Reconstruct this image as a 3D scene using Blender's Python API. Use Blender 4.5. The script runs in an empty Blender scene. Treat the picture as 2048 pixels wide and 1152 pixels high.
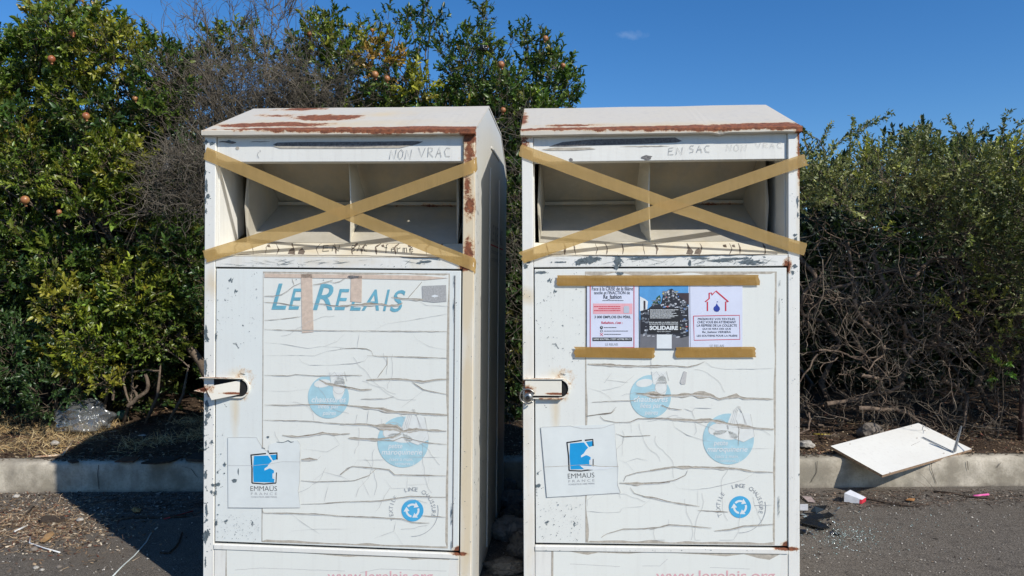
import bpy, math, random
import numpy as np
from mathutils import Vector, Matrix, noise as mnoise
from mathutils.geometry import tessellate_polygon
R = math.radians
random.seed(7); rng = np.random.default_rng(7)
sc = bpy.context.scene
C = sc.collection

# ------------------------------------------------------------------ camera
F_PX, CAM_H, PITCH, ROLL = 1470.37, 1.3729, 0.01164, 0.00205
cam_d = bpy.data.cameras.new('camera'); cam = bpy.data.objects.new('camera', cam_d); C.objects.link(cam)
cam_d.sensor_width = 36; cam_d.lens = F_PX / 2048 * 36; cam_d.clip_start = 0.05; cam_d.clip_end = 3000
cam.matrix_world = Matrix.Translation((0, 0, CAM_H)) @ Matrix.Rotation(R(90) - PITCH, 4, 'X') @ Matrix.Rotation(ROLL, 4, 'Z')
sc.camera = cam

# ------------------------------------------------------------------ light
SUN_AZ, SUN_EL = R(134), R(38)          # azimuth from +Y towards +X: behind the camera, to the right
w = bpy.data.worlds.new('World'); sc.world = w; w.use_nodes = True
wn = w.node_tree; wn.nodes.clear()
sky = wn.nodes.new('ShaderNodeTexSky'); sky.sky_type = 'NISHITA'; sky.sun_disc = False
sky.sun_elevation = SUN_EL; sky.sun_rotation = SUN_AZ; sky.air_density = 1.0; sky.dust_density = 0.1; sky.ozone_density = 6.0; sky.altitude = 0
bg = wn.nodes.new('ShaderNodeBackground'); bg.inputs[1].default_value = 0.112
wo = wn.nodes.new('ShaderNodeOutputWorld')
# one small wisp of cloud high on the right
geo = wn.nodes.new('ShaderNodeTexCoord')
mp = wn.nodes.new('ShaderNodeMapping'); mp.vector_type = 'POINT'
d0 = Vector((0.150, 0.938, 0.311)).normalized()
sub = wn.nodes.new('ShaderNodeVectorMath'); sub.operation = 'SUBTRACT'; sub.inputs[1].default_value = d0
sc_ = wn.nodes.new('ShaderNodeVectorMath'); sc_.operation = 'MULTIPLY'; sc_.inputs[1].default_value = (60, 60, 230)
nz = wn.nodes.new('ShaderNodeTexNoise'); nz.inputs['Scale'].default_value = 90; nz.inputs['Detail'].default_value = 4
nsub = wn.nodes.new('ShaderNodeVectorMath'); nsub.operation = 'SUBTRACT'; nsub.inputs[1].default_value = (.5, .5, .5)
nmul = wn.nodes.new('ShaderNodeVectorMath'); nmul.operation = 'MULTIPLY'; nmul.inputs[1].default_value = (2.2, 2.2, 2.2)
nadd = wn.nodes.new('ShaderNodeVectorMath'); nadd.operation = 'ADD'
ln = wn.nodes.new('ShaderNodeVectorMath'); ln.operation = 'LENGTH'
mr = wn.nodes.new('ShaderNodeMapRange'); mr.inputs['From Min'].default_value = 0.1; mr.inputs['From Max'].default_value = 1.25; mr.inputs['To Min'].default_value = 0.09; mr.inputs['To Max'].default_value = 0
mx = wn.nodes.new('ShaderNodeMixRGB'); mx.inputs[2].default_value = (7, 7.6, 8.4, 1)
L = wn.links.new
L(geo.outputs['Generated'], sub.inputs[0]); L(sub.outputs[0], sc_.inputs[0]); L(geo.outputs['Generated'], nz.inputs['Vector'])
L(nz.outputs['Color'], nsub.inputs[0]); L(nsub.outputs[0], nmul.inputs[0]); L(nmul.outputs[0], nadd.inputs[0]); L(sc_.outputs[0], nadd.inputs[1])
L(nadd.outputs[0], ln.inputs[0]); L(ln.outputs['Value'], mr.inputs['Value']); L(mr.outputs[0], mx.inputs[0])
hs = wn.nodes.new('ShaderNodeHueSaturation'); hs.inputs['Saturation'].default_value = 1.22; hs.inputs['Hue'].default_value = 0.504
L(sky.outputs[0], hs.inputs['Color']); L(hs.outputs[0], mx.inputs[1]); L(mx.outputs[0], bg.inputs[0]); L(bg.outputs[0], wo.inputs[0])

sd = bpy.data.lights.new('sun', 'SUN'); sd.energy = 4.3; sd.angle = R(0.53); sd.color = (1, .95, .865)
sun = bpy.data.objects.new('sun', sd); C.objects.link(sun)
to_sun = Vector((math.sin(SUN_AZ) * math.cos(SUN_EL), math.cos(SUN_AZ) * math.cos(SUN_EL), math.sin(SUN_EL)))
sun.rotation_euler = to_sun.to_track_quat('Z', 'Y').to_euler(); sun.location = to_sun * 30
sc.view_settings.view_transform = 'Standard'; sc.view_settings.look = 'None'; sc.view_settings.exposure = 0.2; sc.view_settings.gamma = 1

# ------------------------------------------------------------------ helpers
def ray(px, py):
    X = px - 1024; Y = py - 576; c, s = math.cos(ROLL), math.sin(ROLL)
    X, Y = X * c + Y * s, -X * s + Y * c
    x = X / F_PX; u = -Y / F_PX; c, s = math.cos(PITCH), math.sin(PITCH)
    return Vector((x, c + u * s, u * c - s))
def on_z(px, py, z=0.0):
    r = ray(px, py); t = (z - CAM_H) / r.z; return r * t + Vector((0, 0, CAM_H))
def on_y(px, py, y):
    r = ray(px, py); return r * (y / r.y) + Vector((0, 0, CAM_H))

def tag(o, label=None, cat=None, group=None, kind=None):
    if label: o['label'] = label
    if cat: o['category'] = cat
    if group: o['group'] = group
    if kind: o['kind'] = kind
    return o
def empty(name, loc=(0, 0, 0), rot=(0, 0, 0)):
    o = bpy.data.objects.new(name, None); C.objects.link(o); o.location = loc; o.rotation_euler = rot
    o.empty_display_size = .1; return o
def link(name, me, mat, parent=None, smooth=False, loc=None):
    o = bpy.data.objects.new(name, me); C.objects.link(o)
    for m in (mat if isinstance(mat, (list, tuple)) else [mat]): me.materials.append(m)
    if parent is not None: o.parent = parent
    if smooth: me.shade_smooth()
    if loc is not None: o.location = loc
    return o

class MB:
    def __init__(s): s.v = []; s.f = []; s.m = []; s.mi = 0
    def add(s, vs, fs):
        b = len(s.v); s.v += [tuple(v) for v in vs]; s.f += [tuple(b + i for i in f) for f in fs]; s.m += [s.mi] * len(fs)
    def box(s, x0, x1, y0, y1, z0, z1, bev=0.0):
        if bev <= 0:
            v = [(x, y, z) for z in (z0, z1) for y in (y0, y1) for x in (x0, x1)]
            s.add(v, [(0, 2, 3, 1), (4, 5, 7, 6), (0, 1, 5, 4), (2, 6, 7, 3), (0, 4, 6, 2), (1, 3, 7, 5)]); return
        b = bev; V = []; idx = {}
        for i, x in enumerate((x0, x1)):
            for j, y in enumerate((y0, y1)):
                for k, z in enumerate((z0, z1)):
                    dx = b if i == 0 else -b; dy = b if j == 0 else -b; dz = b if k == 0 else -b
                    for a, p in enumerate(((x, y + dy, z + dz), (x + dx, y, z + dz), (x + dx, y + dy, z))):
                        idx[i, j, k, a] = len(V); V.append(p)
        Fs = []
        for i in (0, 1): Fs.append([idx[i, 0, 0, 0], idx[i, 1, 0, 0], idx[i, 1, 1, 0], idx[i, 0, 1, 0]])
        for j in (0, 1): Fs.append([idx[0, j, 0, 1], idx[1, j, 0, 1], idx[1, j, 1, 1], idx[0, j, 1, 1]])
        for k in (0, 1): Fs.append([idx[0, 0, k, 2], idx[1, 0, k, 2], idx[1, 1, k, 2], idx[0, 1, k, 2]])
        for j in (0, 1):
            for k in (0, 1): Fs.append([idx[0, j, k, 1], idx[1, j, k, 1], idx[1, j, k, 2], idx[0, j, k, 2]])
        for i in (0, 1):
            for k in (0, 1): Fs.append([idx[i, 0, k, 0], idx[i, 1, k, 0], idx[i, 1, k, 2], idx[i, 0, k, 2]])
            for j in (0, 1): Fs.append([idx[i, j, 0, 0], idx[i, j, 1, 0], idx[i, j, 1, 1], idx[i, j, 0, 1]])
        for i in (0, 1):
            for j in (0, 1):
                for k in (0, 1): Fs.append([idx[i, j, k, 0], idx[i, j, k, 1], idx[i, j, k, 2]])
        s.add(V, Fs)
    def prism(s, prof, axis, a, b):
        """prof: 2D outline; axis 'x' -> prof=(y,z); 'y' -> (x,z); 'z' -> (x,y)"""
        n = len(prof)
        def P(p, t):
            return (t, p[0], p[1]) if axis == 'x' else (p[0], t, p[1]) if axis == 'y' else (p[0], p[1], t)
        v = [P(p, a) for p in prof] + [P(p, b) for p in prof]
        f = [tuple(range(n)), tuple(range(2 * n - 1, n - 1, -1))] + [(i, (i + 1) % n, n + (i + 1) % n, n + i) for i in range(n)]
        s.add(v, f)
    def tube(s, pts, r, sides=8, cap=True):
        pts = [Vector(p) for p in pts]; n = len(pts)
        rr = r if isinstance(r, (list, tuple)) else [r] * n
        V = []; up = Vector((0.13, 0.21, .97))
        for i, p in enumerate(pts):
            t = (pts[min(i + 1, n - 1)] - pts[max(i - 1, 0)]).normalized()
            a = t.cross(up); a = a.normalized() if a.length > 1e-4 else t.orthogonal().normalized(); b = t.cross(a)
            for k in range(sides):
                an = 2 * math.pi * k / sides; V.append(p + (a * math.cos(an) + b * math.sin(an)) * rr[i])
        Fs = [(i * sides + k, i * sides + (k + 1) % sides, (i + 1) * sides + (k + 1) % sides, (i + 1) * sides + k) for i in range(n - 1) for k in range(sides)]
        if cap: Fs += [tuple(range(sides)), tuple(range((n - 1) * sides, n * sides))]
        s.add(V, Fs)
    def build(s, name, mat, parent=None, smooth=False):
        me = bpy.data.meshes.new(name); me.from_pydata(s.v, [], s.f)
        if isinstance(mat, (list, tuple)):
            me.polygons.foreach_set('material_index', s.m)
        import bmesh
        bm = bmesh.new(); bm.from_mesh(me); bmesh.ops.recalc_face_normals(bm, faces=bm.faces); bm.to_mesh(me); bm.free()
        return link(name, me, mat, parent, smooth)

def mesh_np(name, V, Fa, col=None):
    """V (n,3), Fa (m,k) equal-size faces; col per-vertex rgb"""
    me = bpy.data.meshes.new(name); n = len(V); m, k = Fa.shape
    me.vertices.add(n); me.vertices.foreach_set('co', V.astype(np.float32).ravel())
    me.loops.add(m * k); me.loops.foreach_set('vertex_index', Fa.astype(np.int32).ravel())
    me.polygons.add(m); me.polygons.foreach_set('loop_start', np.arange(0, m * k, k, dtype=np.int32))
    try: me.polygons.foreach_set('loop_total', np.full(m, k, dtype=np.int32))
    except Exception: pass
    me.update(calc_edges=True)
    if col is not None:
        a = me.color_attributes.new('tint', 'FLOAT_COLOR', 'POINT')
        a.data.foreach_set('color', np.hstack([col, np.ones((n, 1))]).astype(np.float32).ravel())
    return me

# ------------------------------------------------------------------ materials
class NT:
    def __init__(s, name):
        s.m = bpy.data.materials.new(name); s.m.use_nodes = True; s.t = s.m.node_tree; s.t.nodes.clear()
        s.o = s.t.nodes.new('ShaderNodeOutputMaterial'); s.b = s.t.nodes.new('ShaderNodeBsdfPrincipled')
        s.t.links.new(s.b.outputs[0], s.o.inputs[0]); s.tc = s.t.nodes.new('ShaderNodeTexCoord')
    def n(s, ty, **k):
        nd = s.t.nodes.new(ty)
        for a, v in k.items():
            if a.startswith('i_'):
                key = a[2:]; nd.inputs[int(key) if key.isdigit() else key.replace('_', ' ')].default_value = v
            else: setattr(nd, a, v)
        return nd
    def l(s, a, b): s.t.links.new(a, b)
    def put(s, v, sock):
        if hasattr(v, 'is_linked') or hasattr(v, 'links'): s.l(v, sock)
        else: sock.default_value = v
    def noise(s, scale, detail=4, rough=.6, vec=None, dist=0):
        n = s.n('ShaderNodeTexNoise'); n.inputs['Scale'].default_value = scale; n.inputs['Detail'].default_value = detail
        n.inputs['Roughness'].default_value = rough; n.inputs['Distortion'].default_value = dist
        s.l(vec if vec is not None else s.tc.outputs['Object'], n.inputs['Vector']); return n.outputs['Fac']
    def stretch(s, v):
        m = s.n('ShaderNodeVectorMath', operation='MULTIPLY'); m.inputs[1].default_value = v; s.l(s.tc.outputs['Object'], m.inputs[0]); return m.outputs[0]
    def math(s, op, a, b=0.0, c=None, clamp=False):
        n = s.n('ShaderNodeMath', operation=op, use_clamp=clamp); s.put(a, n.inputs[0]); s.put(b, n.inputs[1])
        if c is not None: s.put(c, n.inputs[2])
        return n.outputs[0]
    def ramp(s, v, lo, hi, a=0.0, b=1.0):
        n = s.n('ShaderNodeMapRange'); s.l(v, n.inputs['Value']); n.inputs['From Min'].default_value = lo; n.inputs['From Max'].default_value = hi
        n.inputs['To Min'].default_value = a; n.inputs['To Max'].default_value = b; return n.outputs[0]
    def mix(s, f, a, b, mode='MIX'):
        n = s.n('ShaderNodeMixRGB', blend_type=mode); s.put(f, n.inputs[0])
        for v, k in ((a, 1), (b, 2)):
            if isinstance(v, tuple): v = v if len(v) == 4 else (*v, 1)
            s.put(v, n.inputs[k])
        return n.outputs[0]
    def bump(s, h, strength=.3, dist=.01):
        n = s.n('ShaderNodeBump'); n.inputs['Strength'].default_value = strength; n.inputs['Distance'].default_value = dist
        s.l(h, n.inputs['Height']); s.l(n.outputs[0], s.b.inputs['Normal'])
    def ell(s, c, r):
        a = s.n('ShaderNodeVectorMath', operation='SUBTRACT'); a.inputs[1].default_value = c; s.l(s.tc.outputs['Object'], a.inputs[0])
        b = s.n('ShaderNodeVectorMath', operation='DIVIDE'); b.inputs[1].default_value = r; s.l(a.outputs[0], b.inputs[0])
        l = s.n('ShaderNodeVectorMath', operation='LENGTH'); s.l(b.outputs[0], l.inputs[0])
        return s.math('SUBTRACT', 1.0, l.outputs['Value'])
    def fin(s, col, rough=.5, metal=0.0, spec=None):
        if isinstance(col, tuple) and len(col) == 3: col = (*col, 1)
        s.put(col, s.b.inputs['Base Color']); s.put(rough, s.b.inputs['Roughness']); s.b.inputs['Metallic'].default_value = metal
        if spec is not None: s.b.inputs['Specular IOR Level'].default_value = spec
        return s.m

def simple(name, col, rough=.6, var=.15, scale=30, metal=0, spec=None, bump=0):
    t = NT(name); n = t.noise(scale)
    dark = tuple(c * (1 - var * 1.6) for c in col); c2 = t.mix(t.ramp(n, .3, .7), dark, tuple(min(1, c * (1 + var * .5)) for c in col))
    if bump: t.bump(n, bump, .004)
    return t.fin(c2, rough, metal, spec)

def paint(name, base, rust=(), stain=(), chips=(), dirt=.35, rough=.42, rs=20, chipcol=(.115, .15, .165)):
    """old white enamel; rust / stain / chips: ellipses (centre, radii) in the bin's own coordinates that gate noise"""
    t = NT(name)
    g1 = t.noise(3.2, 6, .62); g2 = t.noise(1, 5, .6, t.stretch((38, 38, 2.6))); g3 = t.noise(140, 3, .6)
    base = (base[0] * 1.0, base[1] * .985, base[2] * .925)
    c = t.mix(t.ramp(g1, .35, .75, 0, dirt * .6), base, (.60, .565, .50))
    c = t.mix(t.ramp(g2, .52, .78, 0, dirt * .6), c, (.50, .47, .42))
    c = t.mix(t.ramp(g3, .60, .78, 0, .25), c, (.40, .40, .39))
    def gate(lst, noise, k=.9):
        m = None
        for q in lst:
            e = t.ell(q[0], q[1]); e = t.math('MULTIPLY', e, q[2] if len(q) > 2 else 1.0)
            m = e if m is None else t.math('MAXIMUM', m, e)
        return t.math('ADD', m, t.math('MULTIPLY', t.math('SUBTRACT', noise, .5), k))
    rgh = rough
    if stain:
        m = gate(stain, t.noise(9, 5, .65, t.stretch((1, 1, .35))), 1.1)
        c = t.mix(t.ramp(m, 0, .55, 0, .8), c, (.66, .53, .33))
    if chips:
        m = gate(chips, t.noise(26, 6, .7, dist=.4), 5.0)
        f = t.ramp(m, .74, .80); edge = t.ramp(m, .66, .74)
        c = t.mix(t.math('MULTIPLY', edge, .5), c, (.50, .46, .41)); c = t.mix(f, c, chipcol)
    if rust:
        m = gate(rust, t.noise(rs, 8, .74), 2.6)
        n2 = t.noise(60, 5, .7)
        rc = t.mix(t.ramp(n2, .35, .65), (.11, .040, .024), (.31, .105, .045))
        c = t.mix(t.ramp(m, -.12, .12, 0, .55), c, (.60, .38, .18)); f = t.ramp(m, .10, .30); c = t.mix(f, c, rc)
        rgh = t.ramp(f, 0, 1, rough, .9)
    t.bump(t.math('ADD', t.noise(1.7, 2, .4), t.math('MULTIPLY', g3, .02)), .25, .02)
    return t.fin(c, rgh, 0, .45)

M = {}
M['dark'] = simple('dark_gap', (.012, .012, .012), .9)
M['greige'] = simple('glue_residue', (.50, .45, .37), .8, .2, 60)
M['crack'] = simple('crack_shadow', (.20, .155, .115), .9, .3, 80)
M['hair'] = simple('hairline', (.55, .54, .515), .8, .1, 80)
M['chip'] = simple('primer_chip', (.13, .165, .18), .7, .3, 90)
M['sticker'] = simple('sticker_vinyl', (.74, .77, .74), .35, .05, 8)
M['paleblue'] = simple('faded_blue_ink', (.42, .64, .70), .45, .10, 25)
M['teal'] = simple('faded_teal_ink', (.17, .44, .55), .45, .14, 40)
M['blue'] = simple('blue_ink', (.012, .32, .66), .4, .05, 25)
M['black'] = simple('black_ink', (.02, .02, .022), .5, .1)
M['ink_grey'] = simple('grey_ink', (.42, .42, .42), .6, .1)
M['pencil'] = simple('pencil_mark', (.30, .31, .32), .7, .1)
M['pinkink'] = simple('faded_pink_ink', (.76, .45, .46), .5, .1)
M['redink'] = simple('red_ink', (.62, .035, .06), .5, .05)
M['whiteink'] = simple('white_ink', (.74, .77, .77), .5, .03)
M['oldtape'] = simple('old_tape_residue', (.67, .53, .42), .6, .12, 60)
M['scrape'] = simple('grey_scrape', (.20, .19, .185), .8, .35, 120)
M['oldlabel'] = simple('worn_grey_label', (.44, .44, .43), .8, .2, 200)
M['steel'] = simple('padlock_steel', (.42, .40, .36), .32, .3, 60, .9)
M['alu'] = simple('bracket_aluminium', (.50, .52, .54), .4, .15, 40, .7)
M['barerust'] = paint('rust_metal', (.60, .50, .40), rust=[((0, 0, 0), (9, 9, 9), .25)], rough=.7)

def tape_mat(name, col, alpha):
    t = NT(name); n = t.noise(1, 3, .6, t.stretch((42, 42, 9))); g = t.noise(5, 3)
    c = t.mix(t.ramp(g, .3, .7), col, tuple(x * .82 for x in col))
    t.fin(c, .24, 0, .6); t.bump(n, .35, .006)
    tr = t.n('ShaderNodeBsdfTransparent'); tr.inputs[0].default_value = (1, .86, .60, 1)
    tl = t.n('ShaderNodeBsdfTranslucent'); t.l(c, tl.inputs[0])
    m1 = t.n('ShaderNodeMixShader'); m1.inputs[0].default_value = .18; t.l(t.b.outputs[0], m1.inputs[1]); t.l(tl.outputs[0], m1.inputs[2])
    m = t.n('ShaderNodeMixShader'); m.inputs[0].default_value = alpha
    t.l(tr.outputs[0], m.inputs[1]); t.l(m1.outputs[0], m.inputs[2]); t.l(m.outputs[0], t.o.inputs[0]); return t.m
M['tape'] = tape_mat('packing_tape', (.56, .36, .12), .77)
M['tape_dark'] = tape_mat('packing_tape_stuck', (.46, .265, .07), .88)

# ------------------------------------------------------------------ decals in a plane of a bin (photo pixels -> the bin's own plane)
_dg = None
_tc = {}
def glyphs(body, shear=0.0, bold=0.0):
    k = (body, shear, bold)
    if k not in _tc:
        cu = bpy.data.curves.new('t', 'FONT'); cu.body = body; cu.size = 1; cu.shear = shear; cu.offset = bold; cu.resolution_u = 3
        o = bpy.data.objects.new('t', cu); C.objects.link(o); bpy.context.view_layer.update()
        me = bpy.data.meshes.new_from_object(o.evaluated_get(bpy.context.evaluated_depsgraph_get()))
        v = np.array([x.co[:2] for x in me.vertices]) if len(me.vertices) else np.zeros((0, 2))
        f = [tuple(p.vertices) for p in me.polygons]
        bpy.data.objects.remove(o); bpy.data.curves.remove(cu); bpy.data.meshes.remove(me)
        _tc[k] = (v, f)
    return _tc[k]

class Decal:
    """flat marks collected in photo pixels and laid on a plane by proj(px, py)"""
    def __init__(s, proj): s.pr = proj; s.v = []; s.f = []
    def poly(s, pts):
        b = len(s.v); s.v += [tuple(p) for p in pts]
        tri = tessellate_polygon([[Vector((p[0], p[1], 0)) for p in pts]])
        s.f += [tuple(b + i for i in t) for t in tri]
    def quad(s, x0, y0, x1, y1): s.poly([(x0, y0), (x1, y0), (x1, y1), (x0, y1)])
    def ring(s, cx, cy, r0, r1, a0=0, a1=360, n=32):
        b = len(s.v)
        for i in range(n + 1):
            a = R(a0 + (a1 - a0) * i / n)
            s.v += [(cx + r0 * math.cos(a), cy + r0 * math.sin(a)), (cx + r1 * math.cos(a), cy + r1 * math.sin(a))]
        s.f += [(b + 2 * i, b + 2 * i + 1, b + 2 * i + 3, b + 2 * i + 2) for i in range(n)]
    def disc(s, cx, cy, r, ry=None, n=32, rot=0):
        ry = ry or r; c, d = math.cos(R(rot)), math.sin(R(rot)); P = []
        for i in range(n):
            a = 2 * math.pi * i / n; x, y = r * math.cos(a), ry * math.sin(a); P.append((cx + x * c - y * d, cy + x * d + y * c))
        s.poly(P)
    def blob(s, cx, cy, rx, ry, jag=.35, n=11):
        s.poly([(cx + rx * math.cos(2 * math.pi * i / n) * (1 + random.uniform(-jag, jag)), cy + ry * math.sin(2 * math.pi * i / n) * (1 + random.uniform(-jag, jag))) for i in range(n)])
    def ribbon(s, pts, w, taper=False, jit=0.0, sub=0):
        if sub:
            q = []
            for a, b2 in zip(pts[:-1], pts[1:]):
                L_ = math.hypot(b2[0] - a[0], b2[1] - a[1]); m = max(1, int(L_ / sub))
                q += [(a[0] + (b2[0] - a[0]) * i / m + (random.uniform(-jit, jit) if i else 0), a[1] + (b2[1] - a[1]) * i / m + (random.uniform(-jit, jit) if i else 0)) for i in range(m)]
            pts = q + [pts[-1]]
        n = len(pts); b = len(s.v)
        for i, p in enumerate(pts):
            a, c = pts[max(i - 1, 0)], pts[min(i + 1, n - 1)]; dx, dy = c[0] - a[0], c[1] - a[1]; l = math.hypot(dx, dy) or 1
            nx, ny = -dy / l, dx / l; ww = w / 2
            if taper: ww *= (.22 + .78 * math.sin(math.pi * (i + .3) / (n - .4))) * (.35 + 1.9 * abs(mnoise.noise(Vector((p[0] * .035, p[1] * .05, w))))) * random.uniform(.7, 1.25)
            s.v += [(p[0] + nx * ww, p[1] + ny * ww), (p[0] - nx * ww, p[1] - ny * ww)]
        s.f += [(b + 2 * i, b + 2 * i + 1, b + 2 * i + 3, b + 2 * i + 2) for i in range(n - 1)]
    def text(s, body, x0, y0, x1, y1, shear=0.0, bold=0.0, arc=None):
        v, f = glyphs(body, shear, bold)
        if not len(v): return
        mn, mx_ = v.min(0), v.max(0); b = len(s.v)
        u = (v - mn) / (mx_ - mn)
        s.v += [(x0 + (x1 - x0) * a, y1 + (y0 - y1) * c) for a, c in u]; s.f += [tuple(b + i for i in q) for q in f]
    def glyph_at(s, ch, cx, cy, h, ang, wd=None):
        v, f = glyphs(ch); mn, mx_ = v.min(0), v.max(0); k = h / .7; b = len(s.v); c, d = math.cos(ang), math.sin(ang)
        for x, y in v:
            X = (x - (mn[0] + mx_[0]) / 2) * k; Y = -(y - .35) * k
            s.v.append((cx + X * c - Y * d, cy + X * d + Y * c))
        s.f += [tuple(b + i for i in q) for q in f]
    def strokes(s, letters, x0, y0, x1, y1, w, jit=.6, slant=0.0):
        """hand lettering"""
        G = {'N': [[(0, 1), (.1, 0), (.8, 1), (.95, 0)]], 'O': [[(.5, 0), (.12, .3), (.1, .75), (.45, 1), (.85, .75), (.85, .25), (.5, 0)]], 'V': [[(0, 0), (.45, 1), (.95, 0)]],
             'R': [[(.1, 1), (.15, 0), (.75, .05), (.8, .35), (.2, .5), (.9, 1)]], 'A': [[(0, 1), (.5, 0), (.9, 1)], [(.2, .6), (.8, .6)]], 'C': [[(.9, .1), (.4, 0), (.1, .4), (.3, .9), (.9, .95)]],
             'E': [[(.8, 0), (.15, .05), (.05, 1), (.85, .95)], [(.1, .5), (.7, .48)]], 'S': [[(.85, .08), (.3, 0), (.15, .35), (.7, .55), (.75, .9), (.1, 1)]],
             'f': [[(.8, 0), (.45, .1), (.35, 1.1)], [(.1, .45), (.75, .42)]], 'e': [[(.15, .7), (.8, .62), (.6, .38), (.2, .55), (.25, .95), (.85, .9)]], 'r': [[(.2, .4), (.25, 1)], [(.25, .6), (.8, .42)]],
             'm': [[(.05, 1), (.1, .45), (.4, .45), (.45, 1)], [(.45, .5), (.85, .45), (.9, 1)]], "'": [[(.6, 0), (.3, .25)]]}
        n = len(letters); cw = (x1 - x0) / n
        for i, ch in enumerate(letters):
            for st in G.get(ch, []):
                pts = [(x0 + cw * (i + a * .78) + slant * (1 - b_) * (y1 - y0) + random.uniform(-jit, jit), y0 + (y1 - y0) * b_ + random.uniform(-jit, jit)) for a, b_ in st]
                s.ribbon(pts, w)
    def build(s, name, mat, parent, lift=0.0):
        me = bpy.data.meshes.new(name)
        me.from_pydata([s.pr(x, y, lift) for x, y in s.v], [], s.f)
        o = link(name, me, mat, parent)
        if name in ('lost_paint', 'scratches', 'hairline_crack', 'paint_specks', 'post_specks', 'crack_line', 'split_gap', 'curled_edge', 'sill_crack', 'photo_grey_sacks', 'photo_white_sacks'): o['kind'] = 'stuff'
        return o

def plane_proj(obj_mat, y0=0.0):
    inv = obj_mat.inverted()
    o = inv @ Vector((0, 0, CAM_H)); rot = inv.to_3x3()
    def pr(px, py, lift=0.0):
        r = rot @ ray(px, py); t = (y0 - lift - o.y) / r.y; return o + r * t
    return pr

def fr(ox, oy, k, pts):            # coordinates read off an enlarged crop of the photograph
    return [(ox + x / k, oy + y / k) for x, y in pts]
FA = lambda p: fr(380, 520, 3.6, p)
FB = lambda p: fr(680, 520, 3.6, p)
FC = lambda p: fr(380, 820, 3.469, p)
FD = lambda p: fr(680, 820, 3.469, p)
FE = lambda p: fr(1020, 520, 3.6, p)
FG = lambda p: fr(1300, 720, 2.667, p)
FK = lambda p: fr(1030, 820, 3.471, p)

# ------------------------------------------------------------------ ground, kerb, verge
def grid(name, x0, x1, y0, y1, nx, ny, fz, mat, kind):
    V = []; Fs = []
    for j in range(ny + 1):
        for i in range(nx + 1):
            x = x0 + (x1 - x0) * i / nx; y = y0 + (y1 - y0) * j / ny; V.append((x, y, fz(x, y)))
    for j in range(ny):
        for i in range(nx): a = j * (nx + 1) + i; Fs.append((a, a + 1, a + nx + 2, a + nx + 1))
    me = bpy.data.meshes.new(name); me.from_pydata(V, [], Fs); o = link(name, me, mat, None, True); o['kind'] = kind; return o

t = NT('asphalt')
n1 = t.noise(170, 5, .8); n2 = t.noise(2.2, 6, .6); n3 = t.noise(70, 4, .6); n4 = t.noise(11, 5, .7)
c = t.mix(t.ramp(n1, .41, .60), (.030, .025, .020), (.235, .205, .168))
c = t.mix(t.ramp(n2, .35, .7, 0, .5), c, (.125, .102, .078))
c = t.mix(t.ramp(n4, .50, .70, 0, .5), c, (.050, .042, .034))
v = t.n('ShaderNodeTexVoronoi'); v.inputs['Scale'].default_value = 90; t.l(t.tc.outputs['Object'], v.inputs['Vector'])
c = t.mix(t.math('MULTIPLY', t.math('LESS_THAN', v.outputs['Distance'], .17), t.ramp(n3, .45, .62, 0, .7)), c, (.38, .36, .34))
t.bump(t.math('ADD', n1, t.math('MULTIPLY', n3, 1.2)), .7, .006)
M['asphalt'] = t.fin(c, .88, 0, .3)
def g_h(x, y): return .006 * mnoise.noise(Vector((x * .8, y * .8, 0))) - .002
me = bpy.data.meshes.new('ground'); me.from_pydata([(-900, -900, -.03), (900, -900, -.03), (900, 900, -.03), (-900, 900, -.03)], [], [(0, 1, 2, 3)])
M['soil_far'] = simple('far_ground_soil', (.10, .08, .055), .95, .3, 2)
o = link('ground', me, M['soil_far']); o['kind'] = 'structure'
grid('asphalt', -9, 9, -4, 4.93, 180, 90, g_h, M['asphalt'], 'structure')

def kerb_y(x): return 4.797 + .0296 * x
t = NT('kerb_concrete')
n1 = t.noise(5, 7, .62); n2 = t.noise(90, 4, .65); n3 = t.noise(1, 5, .6, t.stretch((9, 9, 1.4)))
c = t.mix(t.ramp(n1, .40, .60), (.29, .255, .195), (.55, .49, .39)); c = t.mix(t.ramp(n2, .50, .72, 0, .5), c, (.20, .175, .135))
c = t.mix(t.ramp(n3, .50, .72, 0, .6), c, (.22, .19, .15)); c = t.mix(t.ramp(t.noise(1.3, 6, .65), .48, .62, 0, .45), c, (.20, .185, .15))
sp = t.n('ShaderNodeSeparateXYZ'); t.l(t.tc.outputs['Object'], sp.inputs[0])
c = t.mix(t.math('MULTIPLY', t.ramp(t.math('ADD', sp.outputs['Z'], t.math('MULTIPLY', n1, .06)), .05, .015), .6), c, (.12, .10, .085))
t.bump(t.math('ADD', n1, t.math('MULTIPLY', n2, .3)), .5, .01)
M['kerb'] = t.fin(c, .9, 0, .2)
# long kerb with a worn, uneven arris
V = []; Fs = []; NX = 360
prof0 = [(0, -.03), (0, .06), (.002, .12), (.004, .172), (.016, .187), (.08, .190), (.15, .188), (.15, -.03)]
for i in range(NX + 1):
    x = -8 + 16 * i / NX
    for j, (py_, pz) in enumerate(prof0):
        k = .006 * mnoise.noise(Vector((x * 3, j * .7, 0))) + .004 * mnoise.noise(Vector((x * 14, j * 1.3, 5)))
        V.append((x, kerb_y(x) + py_ + (k if j < 5 else 0), pz + (k if j > 2 and j < 7 else 0)))
P = len(prof0)
for i in range(NX):
    for j in range(P - 1): a = i * P + j; Fs.append((a, a + P, a + P + 1, a + 1))
me = bpy.data.meshes.new('kerb'); me.from_pydata(V, [], Fs); o = link('kerb', me, M['kerb'], None, True); o['kind'] = 'structure'

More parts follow.
